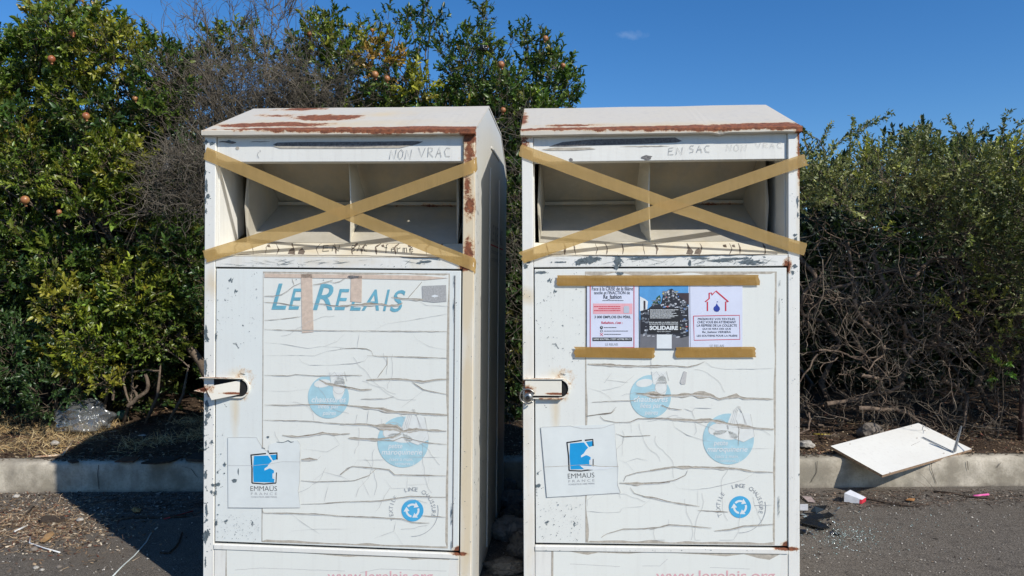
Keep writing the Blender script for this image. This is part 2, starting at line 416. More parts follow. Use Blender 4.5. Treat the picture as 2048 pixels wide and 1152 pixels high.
def verge_z(x, y):
    d = y - kerb_y(x) - .15
    base = .175 + min(max(d, 0) * .05, .12)
    return base + .018 * mnoise.noise(Vector((x * 3, y * 3, 1))) + .012 * mnoise.noise(Vector((x * 11, y * 11, 2)))
t = NT('verge_soil')
n1 = t.noise(6, 6, .65); n2 = t.noise(70, 5, .7)
c = t.mix(t.ramp(n2, .35, .68), (.028, .019, .013), (.115, .075, .048)); c = t.mix(t.ramp(n1, .5, .72, 0, .6), c, (.14, .10, .065))
t.bump(n2, .9, .02); M['soil'] = t.fin(c, .95, 0, .15)
def vz(x, y):
    return verge_z(x, y) if y > kerb_y(x) + .14 else .165
V = []; Fs = []; nx, ny = 220, 60
for j in range(ny + 1):
    for i in range(nx + 1):
        x = -8 + 16 * i / nx; y = kerb_y(x) + .149 + (12 - 4.9) * (j / ny) ** 1.6; V.append((x, y, verge_z(x, y)))
for j in range(ny):
    for i in range(nx): a = j * (nx + 1) + i; Fs.append((a, a + 1, a + nx + 2, a + nx + 1))
me = bpy.data.meshes.new('verge_soil'); me.from_pydata(V, [], Fs); o = link('verge_soil', me, M['soil'], None, True); o['kind'] = 'structure'

# ------------------------------------------------------------------ the two textile bins
W = 1.16; ZE, ZF, YR, ZR, DT, DB, WT, SL = 2.0134, 1.9795, .486, 2.2113, 1.4168, .2403, 1.8727, 1.4726
PL = .048; DEP = 1.5
PROFILE = [(.0, .02), (.0, 1.9985), (.486, 2.2035), (1.10, 2.191), (1.403, 2.061), (1.5, 1.955), (1.5, .02)]

def make_bin(loc, rot, left):
    root = empty('textile_bin', loc, rot)
    bpy.context.view_layer.update()
    mw = Matrix.Translation(loc) @ Matrix.Rotation(rot[2], 4, 'Z') @ Matrix.Rotation(rot[1], 4, 'Y') @ Matrix.Rotation(rot[0], 4, 'X')
    tagn = 'left' if left else 'right'
    if left:
        roofm = paint('roof_enamel_' + tagn, (.62, .575, .50), rough=.5, dirt=1.1,
            rust=[((.92, -.006, 2.013), (.95, .045, .034), 2.6), ((.45, -.01, 2.008), (.4, .025, .012), 1.1), ((.26, .09, 2.045), (.28, .06, .05), 1.5), ((.45, .24, 2.11), (.17, .09, .06), 1.8), ((.20, .30, 2.13), (.10, .04, .04), .5), ((.25, .46, 2.2), (.14, .05, .05), .9), ((1.14, -.02, 1.995), (.06, .06, .03), 1.7)],
            stain=[((.5, .1, 2.03), (.8, .12, .1), .5), ((.7, .32, 2.13), (.15, .1, .06), .5)])
    else:
        roofm = paint('roof_enamel_' + tagn, (.62, .575, .50), rough=.5, dirt=1.1,
            rust=[((.85, -.003, 2.016), (.95, .045, .034), 2.6), ((.25, -.008, 2.010), (.50, .03, .015), 1.9), ((1.0, .03, 2.03), (.25, .04, .02), 1.2), ((.22, .07, 2.04), (.13, .03, .03), .8), ((1.16, -.01, 2.0), (.03, .05, .05), 1.4), ((.0, .25, 2.1), (.02, .25, .10), .5)],
            stain=[((.6, .05, 2.03), (.8, .1, .06), .5)])
    pr_ = W
    if left:
        bodym = paint('body_enamel_' + tagn, (.80, .80, .785), dirt=.5, rs=42,
            rust=[((W - .02, -.01, 1.965), (.035, .08, .035), 1.2), ((W - .02, -.01, 1.91), (.03, .08, .07), .62), ((W - .03, 0, 1.77), (.02, .08, .05), .5), ((W - .02, 0, 1.69), (.025, .08, .06), .7), ((W - .02, 0, 1.50), (.026, .06, .06), .75), ((W - .035, 0, 1.43), (.03, .04, .02), 1.1), ((W - .05, 0, .236), (.04, .05, .009), 1.1), ((.02, .0, .90), (.03, .05, .02), .45)],
            stain=[((W - .02, 0, 1.6), (.05, .05, .9), 1.1), ((.6, 0, 1.45), (.7, .05, .03), .25), ((W - .02, 0, .7), (.05, .05, 1.2), .8), ((.04, 0, 1.35), (.05, .05, .08), .5)],
            chips=[((0, 0, .6), (.035, .3, .55), .55), ((.01, 0, 1.72), (.02, .2, .18), .42), ((.01, 0, 1.9), (.06, .1, .05), .35), ((.01, 0, 1.25), (.02, .2, .14), .35), ((1.0, 0, 1.445), (.14, .1, .02), .35), ((.3, 0, 1.445), (.3, .1, .014), .2), ((1.09, 0, 1.40), (.03, .1, .03), .6), ((1.15, .1, 1.5), (.02, .06, .9), .25)])
    else:
        bodym = paint('body_enamel_' + tagn, (.80, .80, .785), dirt=.5, rs=42,
            rust=[((W, 0, 1.93), (.012, .08, .2), .9), ((W - .05, 0, 1.425), (.02, .05, .035), 1.0), ((.01, 0, .93), (.03, .05, .02), .7), ((W - .05, 0, .236), (.06, .05, .009), 1.1), ((0.012, 0, 1.96), (.03, .05, .03), .5)],
            stain=[((W, 0, 1.8), (.02, .04, .4), .5), ((.02, 0, .5), (.03, .05, .8), .2), ((.02, 0, 1.3), (.05, .05, .05), .6)],
            chips=[((.42, 0, 1.445), (.16, .1, .03), .55), ((.85, 0, 1.45), (.28, .1, .022), .52), ((.2, 0, 1.45), (.12, .1, .014), .35), ((.0, 0, 1.44), (.05, .1, .04), .5), ((W, 0, 1.6), (.03, .1, .14), .40), ((W, 0, 1.40), (.03, .1, .05), .5), ((W, 0, .9), (.012, .1, .7), .35), ((0, 0, .8), (.012, .2, .5), .35)])
    doorm = paint('door_enamel_' + tagn, (.735, .775, .785) if left else (.765, .785, .775), dirt=.28,
        rust=[((1.100, 0, .250), (.02, .03, .018), .9), ((.17, 0, .935), (.03, .03, .04), .25)],
        stain=[((.14, 0, .97), (.07, .05, .03), .3), ((.14, 0, .80), (.02, .05, .2), .3)],
        chips=[((.13, 0, 1.25), (.12, .1, .2), .16), ((.06, 0, .55), (.03, .1, .2), .30), ((.16, 0, .33), (.14, .1, .10), .22), ((1.09, 0, 1.28), (.006, .1, .12), .45)])
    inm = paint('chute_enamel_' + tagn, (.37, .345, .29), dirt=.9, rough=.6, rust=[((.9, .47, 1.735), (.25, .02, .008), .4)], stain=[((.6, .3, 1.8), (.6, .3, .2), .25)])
    sillm = paint('sill_enamel_' + tagn, (.80, .76, .66), dirt=.4, stain=[((.6, .05, 1.5), (.7, .2, .1), .3)])
    vinm = paint('door_vinyl_' + tagn, (.78, .80, .785), dirt=.22, rough=.38)

    sidem = paint('side_enamel_' + tagn, (.60, .60, .58), dirt=.8, rs=42, chips=[((W, .1, 1.5), (.02, .10, .9), .35), ((W, .3, .4), (.02, .3, .5), .25)])  # base greyed to stand in for shade on the flanks; dirt and chips on top
    # shell: two side panels with a slight crease, back, floor plinth
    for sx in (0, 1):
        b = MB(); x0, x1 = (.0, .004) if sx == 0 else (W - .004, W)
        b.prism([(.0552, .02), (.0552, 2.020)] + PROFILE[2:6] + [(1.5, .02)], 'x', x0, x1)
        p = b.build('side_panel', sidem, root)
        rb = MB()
        xo = (-.006, 0.0) if sx == 0 else (W, W + .006)
        for yy in (.56, 1.02): rb.box(*xo, yy, yy + .012, .06, 1.93, .002)
        rb.box(*xo, .60, 1.0, 2.03, 2.042, .002)
        rb.build('stiffening_rib', bodym, p)
    b = MB(); b.box(.004, W - .004, 1.488, 1.5, .02, 1.95); b.build('back_panel', bodym, root)
    b = MB(); b.box(.03, W - .03, .03, 1.47, .0, .05); b.build('base_plinth', M['dark'], root)
    # roof: folded sheet with a front lip
    b = MB(); o = .012; T = .006
    top = [(-.02, 2.002), (.486, 2.2113), (1.10, 2.199), (1.412, 2.068), (1.515, 1.95)]
    bot = [(1.508, 1.95), (1.404, 2.060), (1.098, 2.191), (.487, 2.2033), (-.014, 1.996)]
    NXR = 40; V = []; Fs = []; full = top + bot; n = len(full)
    for i in range(NXR + 1):
        x = -.003 + (W + .006) * i / NXR
        for j, (yy, zz) in enumerate(full):
            dz = .0035 * mnoise.noise(Vector((x * 5, yy * 3, 3 + left))) + (-.002 * math.exp(-((x - .82) / .05) ** 2) if j in (0, n - 1) else 0)
            V.append((x, yy, zz + dz))
    for i in range(NXR):
        for j in range(n): a = i * n + j; c_ = i * n + (j + 1) % n; Fs.append((a, c_, c_ + n, a + n))
    Fs += [tuple(range(n)), tuple(range(NXR * n, NXR * n + n))]
    b.add(V, Fs); roof = b.build('roof', roofm, root)
    b = MB(); V = []; Fs = []; lipp = [(-.0215, 2.003), (-.024, 1.999), (-.024, 1.982), (-.020, 1.979), (.012, 1.979), (.012, 1.990), (-.016, 1.996)]; n = len(lipp)
    NL = 90
    for i in range(NL + 1):
        x = -.004 + (W + .008) * i / NL
        dent = -.006 * math.exp(-((x - (.83 if not left else .35)) / .02) ** 2) * (0 if left else 1) + .002 * mnoise.noise(Vector((x * 9, 0, 7 + left)))
        for j, (yy, zz) in enumerate(lipp): V.append((x, yy + (abs(dent) if j in (2, 3) else 0), zz + (dent if j in (1, 2, 3, 4) else 0)))
    for i in range(NL):
        for j in range(n): a = i * n + j; c_ = i * n + (j + 1) % n; Fs.append((a, c_, c_ + n, a + n))
    Fs += [tuple(range(n)), tuple(range(NL * n, NL * n + n))]
    b.add(V, Fs); b.build('roof_lip', roofm, roof)
    # corner posts, header, cross bar, sill
    for x0, x1 in ((0, PL - .001), (W - PL + .001, W)):
        b = MB(); b.box(x0, x1, 0, .055, .02, 1.992, .002); b.build('corner_post', bodym, root)
    b = MB(); b.box(PL, W - PL, .012, .03, WT, 2.004, .002); b.box(PL, W - PL, .03, .06, WT, WT + .008)
    b.build('header_panel', bodym, root)
    b = MB(); b.box(PL, W - PL, .001, .03, DT + .007, SL, .002); b.build('cross_bar', bodym, root)
    b = MB(); b.prism([(.001, SL + .001), (.16, 1.537), (.16, 1.527), (.030, SL - .004), (.001, SL - .004)], 'x', PL, W - PL)
    sill = b.build('chute_sill', sillm, root)
    # recess walls at both ends of the opening
    for x0, x1 in ((PL, PL + .004), (W - PL - .004, W - PL)):
        b = MB(); b.prism([(.03, SL + .006), (.055, SL + .012), (.27, 1.585), (.245, 1.95), (.03, 1.95)], 'x', x0, x1); b.build('recess_wall', bodym, root)
    # the tipping chute behind: folded back, two cheeks, divider
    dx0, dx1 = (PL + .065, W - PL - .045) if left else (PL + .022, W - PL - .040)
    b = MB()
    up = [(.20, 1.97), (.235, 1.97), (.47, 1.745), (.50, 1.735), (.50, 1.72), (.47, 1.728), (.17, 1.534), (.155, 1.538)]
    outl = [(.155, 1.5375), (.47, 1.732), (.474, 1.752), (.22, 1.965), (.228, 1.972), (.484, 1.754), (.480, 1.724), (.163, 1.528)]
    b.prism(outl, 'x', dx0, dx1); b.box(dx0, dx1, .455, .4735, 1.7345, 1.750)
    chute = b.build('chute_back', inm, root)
    for k, (xa, s) in enumerate(((dx0, -1), (dx1, 1))):
        b = MB(); V = []
        for (yy, zz, fl) in ((.165, 1.5395, .0), (.15, 1.70, -.006), (.165, 1.90, .004), (.21, 1.96, 0), (.47, 1.755, .02), (.466, 1.73, .02)):
            V.append((xa - s * fl * 1.0, yy, zz))
        Vb = [(x - s * .005, y, z) for x, y, z in V]; n = len(V)
        b.add(V + Vb, [tuple(range(n)), tuple(range(2 * n - 1, n - 1, -1))] + [(i, (i + 1) % n, n + (i + 1) % n, n + i) for i in range(n)])
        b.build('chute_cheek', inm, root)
    mid = .575 if left else .562
    b = MB(); n = 9; V = []; th = .004
    for i in range(n):
        q = i / (n - 1); zz = 1.5385 + q * .40; yy = .155 - .02 * math.sin(math.pi * q) ; bow = (.012 if left else -.010) * math.sin(math.pi * q) + (.012 if left else .0) * (1 - q)
        zb = zz; yb = .47 - abs(zz - 1.733) * (1.6 if zz < 1.733 else 1.12)
        V += [(mid + bow, yy, zz), (mid + bow + th, yy, zz), (mid + (0 if left else -.03), max(yb, yy + .004), zb), (mid + th + (0 if left else -.03), max(yb, yy + .004), zb)]
    Fs = []
    for i in range(n - 1):
        a = 4 * i; Fs += [(a, a + 1, a + 5, a + 4), (a, a + 2, a + 6, a + 4), (a + 1, a + 3, a + 7, a + 5), (a + 2, a + 3, a + 7, a + 6)]
    b.add(V, Fs); b.build('chute_divider', sillm, root)
    # near-black sheets painted in for the shade inside the bin behind the chute
    b = MB(); b.box(PL + .006, W - PL - .006, .52, .53, 1.3, 1.97); b.box(PL + .006, W - PL - .006, .30, .52, 1.40, 1.405); b.build('inner_shade_sheet', M['dark'], root)
    # panels behind the door gap
    b = MB(); b.box(PL - .02, W - PL + .02, .022, .03, .20, DT + .02); b.build('door_rebate', M['dark'], root)

    P0 = plane_proj(mw, 0.0)      # the door / bar face
    dx_a, dx_b = PL + .004, W - PL - .005
    # door leaf
    b = MB(); b.box(dx_a, dx_b, .002, .020, DB + .006, DT, .0018)
    door = b.build('door', doorm, root)
    if left: b = MB(); b.box(W - PL - .032, W - PL - .028, .0005, .002, DB + .02, DT - .02); b.build('door_fold', M['scrape'], door)
    b = MB(); b.box(PL + .001, W - PL - .001, .001, .020, .03, DB - .004, .0018); b.build('lower_panel', bodym, root)
    lower = root.children[-1] if False else [o_ for o_ in C.objects if o_.parent == root and o_.name.startswith('lower_panel')][0]
    b = MB(); b.box(PL + .001, W - PL - .001, -.004, .001, DB - .026, DB - .006, .0015); b.build('drip_rail', bodym, lower)
    return root, door, lower, sill, vinm, mw, bodym, doorm, roofm

BL = make_bin((-1.32664, 3.14558, 0), (0, .00775, -.08021), True)
BR = make_bin((.05337, 3.13118, 0), (0, -.00685, -.04963), False)
tag(BL[0], 'white steel clothes bin with big faded blue lettering across its cracked door', 'textile bin', 'white textile collection bins')
tag(BR[0], 'white steel clothes bin with three posters and a padlock on its door', 'textile bin', 'white textile collection bins')

# ---- door vinyl: one flat skin, cracks where it has split and shrunk back to the glue
LEFT_CR = [(FA, [(535,262),(600,262),(660,250),(700,225),(745,190),(800,165)], 5), (FA, [(535,305),(640,310),(720,325),(800,330)], 4),
 (FA, [(885,180),(940,172),(1000,155),(1030,145)], 6), (FA, [(1010,155),(1040,165),(1080,155),(1120,130)], 5), (FA, [(880,315),(960,318),(1010,330),(1130,335),(1152,330)], 6),
 (FA, [(535,435),(620,430),(800,408)], 4), (FA, [(535,500),(700,507),(900,508),(1152,512)], 5), (FA, [(535,595),(640,600),(850,635),(950,620),(1152,632)], 2),
 (FA, [(535,688),(700,685),(900,688),(990,655),(1152,632)], 2.4), (FA, [(775,690),(800,730),(860,755),(1000,758),(1152,745)], 2.4), (FA, [(535,830),(700,835),(750,828),(760,825),(900,835),(1152,835)], 5),
 (FA, [(930,862),(980,890),(1050,905),(1152,922)], 15), (FA, [(535,1045),(700,1047),(900,1040),(1152,1048)], 7), (FA, [(535,940),(700,945),(850,930)], 2), (FA, [(735,135),(750,180)], 4),
 (FA, [(955,625),(1060,585),(1110,535)], 2),
 (FB, [(0,640),(100,635),(190,640),(225,655),(240,690)], 4), (FB, [(195,690),(330,695),(440,697),(600,703),(785,708)], 7), (FB, [(340,700),(340,750),(270,850)], 4),
 (FB, [(190,865),(300,860),(430,858),(500,865),(600,878),(700,862),(780,858)], 12), (FB, [(0,832),(160,832)], 5), (FB, [(0,910),(80,922),(150,938),(230,933)], 11), (FB, [(150,1003),(320,1000),(390,985)], 4.5),
 (FB, [(520,880),(600,935),(700,955),(780,970)], 6.5), (FB, [(0,1040),(200,1065),(280,1072),(340,1088),(400,1095),(600,1108),(780,1117)], 13), (FB, [(0,510),(300,513),(600,515),(785,516)], 6),
 (FB, [(0,330),(150,322),(300,318),(350,330),(420,325),(450,310)], 10), (FB, [(370,268),(450,280),(600,286)], 10), (FB, [(490,275),(520,240),(590,160)], 4), (FB, [(580,300),(620,325),(785,332)], 3),
 (FB, [(250,505),(330,460),(500,435),(785,385)], 2), (FB, [(0,750),(100,745),(180,725),(200,700)], 2.5), (FB, [(510,515),(550,570),(640,620),(785,650)], 2), (FB, [(140,520),(125,630)], 2.5), (FB, [(440,1065),(600,940)], 2),
 (FC, [(510,72),(700,75),(850,80),(930,90),(1110,100)], 5), (FC, [(640,177),(750,187),(850,175),(920,160),(1000,170),(1110,165)], 9), (FC, [(770,345),(830,342),(885,345)], 9), (FC, [(770,490),(860,500),(1110,492)], 5),
 (FC, [(1040,450),(1110,400)], 8), (FC, [(770,655),(900,652),(1110,635)], 4), (FC, [(500,690),(510,715),(700,718),(900,725),(1110,742)], 8), (FC, [(850,495),(930,430),(1050,460),(1110,490)], 2),
 (FC, [(965,510),(930,640)], 2), (FC, [(700,720),(780,780),(900,860)], 1.6), (FC, [(1000,180),(1040,240),(950,290),(790,270)], 2), (FC, [(1110,825),(900,825),(700,840)], 1.4),
 (FD, [(0,100),(180,100),(280,118),(390,122),(435,150),(530,137),(740,147)], 13), (FD, [(60,195),(250,207),(370,190),(430,150)], 13), (FD, [(250,210),(370,215),(430,190),(600,228),(745,240)], 7),
 (FD, [(0,455),(50,405),(90,392),(220,403),(340,415),(380,450),(560,455),(740,457)], 8), (FD, [(0,498),(100,490),(200,455),(250,410)], 4), (FD, [(0,640),(280,632),(400,612),(490,600),(620,605),(740,605)], 8),
 (FD, [(0,738),(200,745),(430,757),(500,782),(620,785)], 7), (FD, [(560,735),(740,745)], 5), (FD, [(240,890),(375,840),(390,770)], 2.4), (FD, [(380,845),(440,940)], 1.6), (FD, [(100,380),(120,347),(350,345)], 2.6),
 (FD, [(480,327),(740,327)], 2), (FD, [(105,100),(120,30)], 2), (FD, [(185,100),(200,0)], 2), (FD, [(290,60),(290,110)], 2), (FD, [(150,480),(210,610)], 1.6), (FD, [(470,460),(465,540),(360,545),(310,480)], 1.8), (FD, [(470,520),(610,515),(620,460)], 1.6)]
RIGHT_CR = [(FE, [(560,750),(700,755),(830,765),(1152,765)], 10), (FE, [(590,1025),(730,1018),(900,1012),(935,985)], 5), (FE, [(560,1125),(650,1110),(730,1100),(765,1060)], 4), (FE, [(565,920),(650,945),(715,985),(740,1020)], 2.6),
 (FE, [(905,965),(1000,968),(1060,975),(1152,985)], 14), (FE, [(1000,1140),(1152,1140)], 4), (FE, [(680,885),(730,815)], 2), (FE, [(690,860),(850,880)], 1.6), (FE, [(1095,1045),(1130,1065),(1152,1068)], 7), (FE, [(1018,690),(1016,790)], 2), (FE, [(945,690),(945,740)], 2),
 (FK, [(500,42),(600,30),(670,22),(695,0)], 4), (FK, [(590,45),(620,72),(700,87),(800,85),(855,62),(1076,58)], 6), (FK, [(805,90),(810,160)], 2.6), (FK, [(700,165),(730,175),(755,187),(940,178)], 4), (FK, [(750,190),(745,320)], 2),
 (FK, [(755,495),(770,460),(850,435),(1000,415),(1076,402)], 6), (FK, [(725,508),(850,513),(1000,508),(1076,500)], 11), (FK, [(800,540),(830,580),(900,602),(980,612),(1076,640)], 8), (FK, [(500,703),(650,712),(730,708),(745,680)], 2.6),
 (FK, [(745,680),(880,670),(940,620)], 2), (FK, [(600,885),(640,860),(750,828),(900,825),(1000,815),(1076,800)], 7), (FK, [(725,345),(780,370),(830,430)], 2), (FK, [(760,365),(850,335),(920,350)], 2),
 (FG, [(0,30),(130,33),(200,38),(250,28),(290,10)], 6), (FG, [(290,5),(330,35),(400,48),(550,48),(660,43)], 2.5), (FG, [(0,188),(150,190),(240,183),(320,188),(370,210),(460,190),(500,205),(660,209)], 11), (FG, [(60,245),(110,260),(170,267)], 5),
 (FG, [(180,258),(225,275),(242,320)], 3), (FG, [(225,275),(240,255),(330,257)], 3), (FG, [(0,310),(100,315),(240,325),(320,320),(440,345),(560,365),(660,370)], 10), (FG, [(120,320),(130,355),(200,400),(290,430),(340,435)], 3),
 (FG, [(460,320),(475,370),(470,460)], 3.5), (FG, [(0,590),(60,580),(120,572),(260,573),(460,580),(560,597),(660,600)], 9), (FG, [(0,658),(70,655),(140,640),(190,615),(202,588)], 5), (FG, [(125,655),(150,685),(230,692),(330,680),(500,640),(560,600)], 2),
 (FG, [(0,735),(120,760),(265,783)], 6), (FG, [(255,803),(420,812)], 4), (FG, [(560,775),(660,773)], 3), (FG, [(0,905),(100,880),(200,885),(330,898)], 6), (FG, [(345,913),(430,905),(500,887),(660,878)], 8), (FG, [(255,690),(255,780)], 2), (FG, [(100,850),(100,875)], 2),
 (FG, [(300,478),(655,470)], 1.5), (FG, [(240,330),(250,380),(235,400)], 2)]

def vinyl(bn, left, cracks):
    root, door, lower, sill, vinm, mw, bodym, doorm, roofm = bn
    pr = plane_proj(mw, .0014)
    if left: quadv = [(527, 545), (897, 549), (893, 1095), (524, 1082)]
    else: quadv = [(1171, 545), (1551, 545), (1547, 1088), (1172, 1083)]
    g = Decal(pr)                                     # greige glue edge all round, left bare where the vinyl shrank
    x0, x1, y0, y1 = quadv[0][0], quadv[1][0], quadv[0][1], quadv[2][1]
    g.poly([(quadv[0][0] - 1, quadv[0][1] - 2), (quadv[1][0] + 2.5, quadv[1][1] - 2), (quadv[2][0] + 2.5, quadv[2][1] + 2), (quadv[3][0] - 1, quadv[3][1] + 2)])
    g.build('glue_edge', M['greige'], door, 0)
    s = Decal(plane_proj(mw, .0010))
    ri = random.Random(5 + left)
    def edge(a, b, n, amp, inward):
        out = []
        for i in range(n):
            q = i / n; k = amp * (mnoise.noise(Vector((a[0] * .1 + q * 9, left * 3.3, a[1] * .01))) * 1.2 + .6)
            out.append((a[0] + (b[0] - a[0]) * q + inward[0] * k, a[1] + (b[1] - a[1]) * q + inward[1] * k))
        return out
    A, B_, D_, E_ = quadv
    pts = edge(A, B_, 40, 2.6 if left else 5, (0, 1)) + edge(B_, D_, 50, 2.6, (-1, 0)) + edge(D_, E_, 40, 3.2 if left else 4, (0, -1)) + edge(E_, A, 50, 1.0 if left else 4.5, (1, 0))
    s.poly(pts); v = s.build('door_vinyl', vinm, door, 0)
    c1 = Decal(plane_proj(mw, -.00090)); c2 = Decal(plane_proj(mw, -.00105)); c3 = Decal(plane_proj(mw, -.00095)); c4 = Decal(plane_proj(mw, -.00100))
    for fn, pts, wd in cracks:
        p = fn(pts); k = {FA: 3.6, FB: 3.6, FE: 3.6, FC: 3.469, FD: 3.469, FK: 3.471, FG: 2.667}[fn]; ww = wd / k
        if wd <= 3: c3.ribbon(p, max(ww * 1.15, .75), True, .35, 9)
        else:
            c1.ribbon(p, ww * (2.0 if wd > 8 else 1.1), True, .4, 6)
            c2.ribbon([(x, y - ww * .45) for x, y in p], max(.85, ww * .22), True, .3, 8)
            if wd > 4: c4.ribbon([(x, y + ww * .55) for x, y in p], max(.6, ww * .25), True, .3, 8)
    # fine hairlines joining them
    for i in range(20 if left else 18):
        x = ri.uniform(A[0] + 15, B_[0] - 15); y = ri.uniform(A[1] + (110 if left else 190), D_[1] - 15)
        p = [(x, y)]; a = ri.uniform(-.4, .4) + (0 if ri.random() < .35 else math.pi / 2)
        for _ in range(ri.randint(5, 13)):
            a += ri.uniform(-.45, .45); p.append((min(B_[0] - 5, max(A[0] + 4, p[-1][0] + 9 * math.cos(a))), min(D_[1] - 8, p[-1][1] + 9 * math.sin(a))))
        c3.ribbon(p, .5)
    c1.build('split_gap', M['greige'], v); c3.build('hairline_crack', M['hair'], v); c2.build('crack_line', M['crack'], v); c4.build('curled_edge', M['whiteink'], v)
    # lower panel vinyl
    pl = plane_proj(mw, .0004)
    g = Decal(pl); s = Decal(plane_proj(mw, .0))
    if left: q = [(452, 1097), (899, 1117), (896, 1190), (450, 1185)]; rag = [(0, 1), (60, 3), (150, 2), (245, 6), (262, 4), (330, 3), (360, 3), (372, 6), (400, 3), (447, 3)]
    else: q = [(1103, 1098), (1561, 1103), (1560, 1190), (1102, 1190)]; rag = [(0, 3), (25, 3), (50, 8), (68, 11), (90, 6), (150, 8), (200, 3), (235, 5), (300, 8), (345, 11), (380, 6), (410, 14), (432, 17), (456, 4)]
    g.poly(q)
    topl = [(q[0][0] + (4 if not left else 1) + a, q[0][1] + (q[1][1] - q[0][1]) * a / (q[1][0] - q[0][0]) + d) for a, d in rag]
    s.poly(topl + [(q[2][0] - 2, q[2][1]), (q[3][0] + 4, q[3][1])])
    g.build('glue_edge', M['greige'], lower, .0002 + .0036 * 0); vv = s.build('lower_vinyl', vinm, lower, 0)
    h = Decal(plane_proj(mw, -.0004))
    for pts in ([(470, 1140), (520, 1136), (600, 1139), (690, 1142)], [(720, 1145), (760, 1138), (893, 1142)]) if left else ([(1140, 1128), (1240, 1133)], [(1284, 1132), (1320, 1132), (1335, 1118)], [(1420, 1135), (1500, 1138)]):
        h.ribbon(pts, .8, False, .4, 9)
    h.build('hairline_crack', M['hair'], vv)
    return v, vv
VL = vinyl(BL, True, LEFT_CR); VR = vinyl(BR, False, RIGHT_CR)

# the web address along the bottom (mostly below the picture's edge)
for bn, vv, x0, x1, y in ((BL, VL[1], 655, 866, 1142), (BR, VR[1], 1312, 1550, 1141)):
    d = Decal(plane_proj(bn[5], -.0006)); d.text('www.lerelais.org', x0, y, x1, y + 26, 0, .01); d.build('web_address', M['pinkink'], vv)

# ---- prints on the vinyl
def discs(bn, v, c1, c2, c3, left):
    mw = bn[5]; L0 = plane_proj(mw, -.0002); L1 = plane_proj(mw, -.0005); L2 = plane_proj(mw, -.0008)
    a = Decal(L0); a.disc(c1[0], c1[1], 41, 43, 48); a.build('shoe_disc', M['paleblue'], v)
    a = Decal(L0); a.disc(c2[0], c2[1], 51, 51, 48); a.build('leather_disc', M['paleblue'], v)
    s = Decal(L1); x, y = c1
    # a pair of shoes, heels up, cut out of the upper disc
    s.disc(x - 12, y - 27, 17, 8, 24, -8); s.disc(x + 21, y - 18, 12, 24, 28, 8); s.poly([(x + 2, y - 50), (x + 30, y - 50), (x + 33, y - 26), (x + 6, y - 24)])
    s.build('shoe_print', VINW, v); s = Decal(L2)
    s.text('chaussures', x - 34, y - 1, x + 35, y + 11, .25, .01); s.text('li\u00e9es par', x - 21, y + 13, x + 22, y + 26, .25, .008); s.text('paires', x - 12, y + 28, x + 15, y + 39, .25, .008)
    s.build('shoe_words', M['whiteink'], v); s = Decal(L1)
    x, y = c2
    s.poly([(x + 6, y - 52), (x + 42, y - 52), (x + 52, y - 5), (x + 30, y + 6), (x + 3, y - 4), (x - 4, y - 26)]); s.disc(x - 20, y - 20, 21, 12, 24, -12); s.disc(x - 6, y - 8, 25, 9, 24, 8)
    s.build('bag_print', VINW, v); s = Decal(L2)
    s.text('petite', x - 30, y + 3, x - 1, y + 16, .25, .01); s.text('maroquinerie', x - 43, y + 15, x + 38, y + 29, .25, .01); s.text('(sacs \u00e0 main,', x - 27, y + 31, x + 20, y + 40, .2); s.text('ceintures...)', x - 16, y + 40, x + 22, y + 48, .2)
    s.build('bag_words', M['whiteink'], v)
    e = Decal(L2); x, y = c1
    e.ring(x + 21, y - 18, 11.4, 12.2, 0, 360, 24); e.ribbon([(x + 4, y - 28), (x + 3, y - 42), (x + 12, y - 50), (x + 19, y - 40)], .8); e.ribbon([(x + 25, y - 42), (x + 32, y - 51), (x + 37, y - 32)], .8); e.ribbon([(x + 10, y - 34), (x + 22, y - 46), (x + 30, y - 38)], .6)
    e.build('shoe_outline', M['hair'], v); e = Decal(L2)
    x, y = c2
    for k in range(3): e.ribbon([(x + 2 + 4 * k, y - 26), (x + 12 + 3 * k, y - 58 + k), (x + 19 + 2 * k, y - 66), (x + 28, y - 50), (x + 34 + 2 * k, y - 26)], .7)
    e.ribbon([(x + 3, y - 4), (x + 30, y + 6), (x + 52, y - 5), (x + 44, y - 50)], .8); e.ring(x - 20, y - 20, 19, 19.8, 150, 360, 20)
    e.build('bag_outline', M['hair'], v)
    # small recycling disc with three turning arrows and words set round it
    x, y = c3; b = Decal(L0); b.disc(x, y, 22, 22, 40); b.build('recycling_disc', M['blue'] if False else BLUEG, v)
    s = Decal(L1)
    for k in range(3):
        a0 = 100 + 120 * k; s.ring(x, y, 10, 14, a0, a0 + 72, 10); am = R(a0 + 72)
        tx, ty = -math.sin(am), math.cos(am); rx, ry = math.cos(am), math.sin(am)
        s.poly([(x + rx * 6, y + ry * 6), (x + rx * 18, y + ry * 18), (x + rx * 11 + tx * 9, y + ry * 11 + ty * 9)])
    s.build('recycling_arrows', M['whiteink'], v)
    g = Decal(L1)
    rad = 43
    for word, a0, a1 in (('TEXTILE', 206 - 25, 206 + 26), ('LINGE', 252, 281), ('CHAUSSURE', 301, 374)):
        if word == 'TEXTILE': a0, a1 = 158 + 0, 218
        for i, ch in enumerate(word):
            an = R(a0 + (a1 - a0) * i / (len(word) - 1)); g.glyph_at(ch, x + rad * math.cos(an), y + rad * math.sin(an), 8.0, an + math.pi / 2)
    g.ring(x, y, 51, 52.2, -12, 92, 26); g.build('recycling_words', M['hairw'], v)
def VINMAT(bn): return VINW
M['hairw'] = simple('worn_grey_letters', (.46, .47, .47), .7, .2, 120)
VINW = simple('print_white', (.765, .775, .73), .4, .05, 30)
t = NT('recycling_blue'); sp = t.noise(9, 2); BLUEG = t.fin(t.mix(sp, (.02, .30, .58), (.12, .50, .76)), .4)
discs(BL, VL[0], (657, 794), (806, 884), (825, 1021), True)
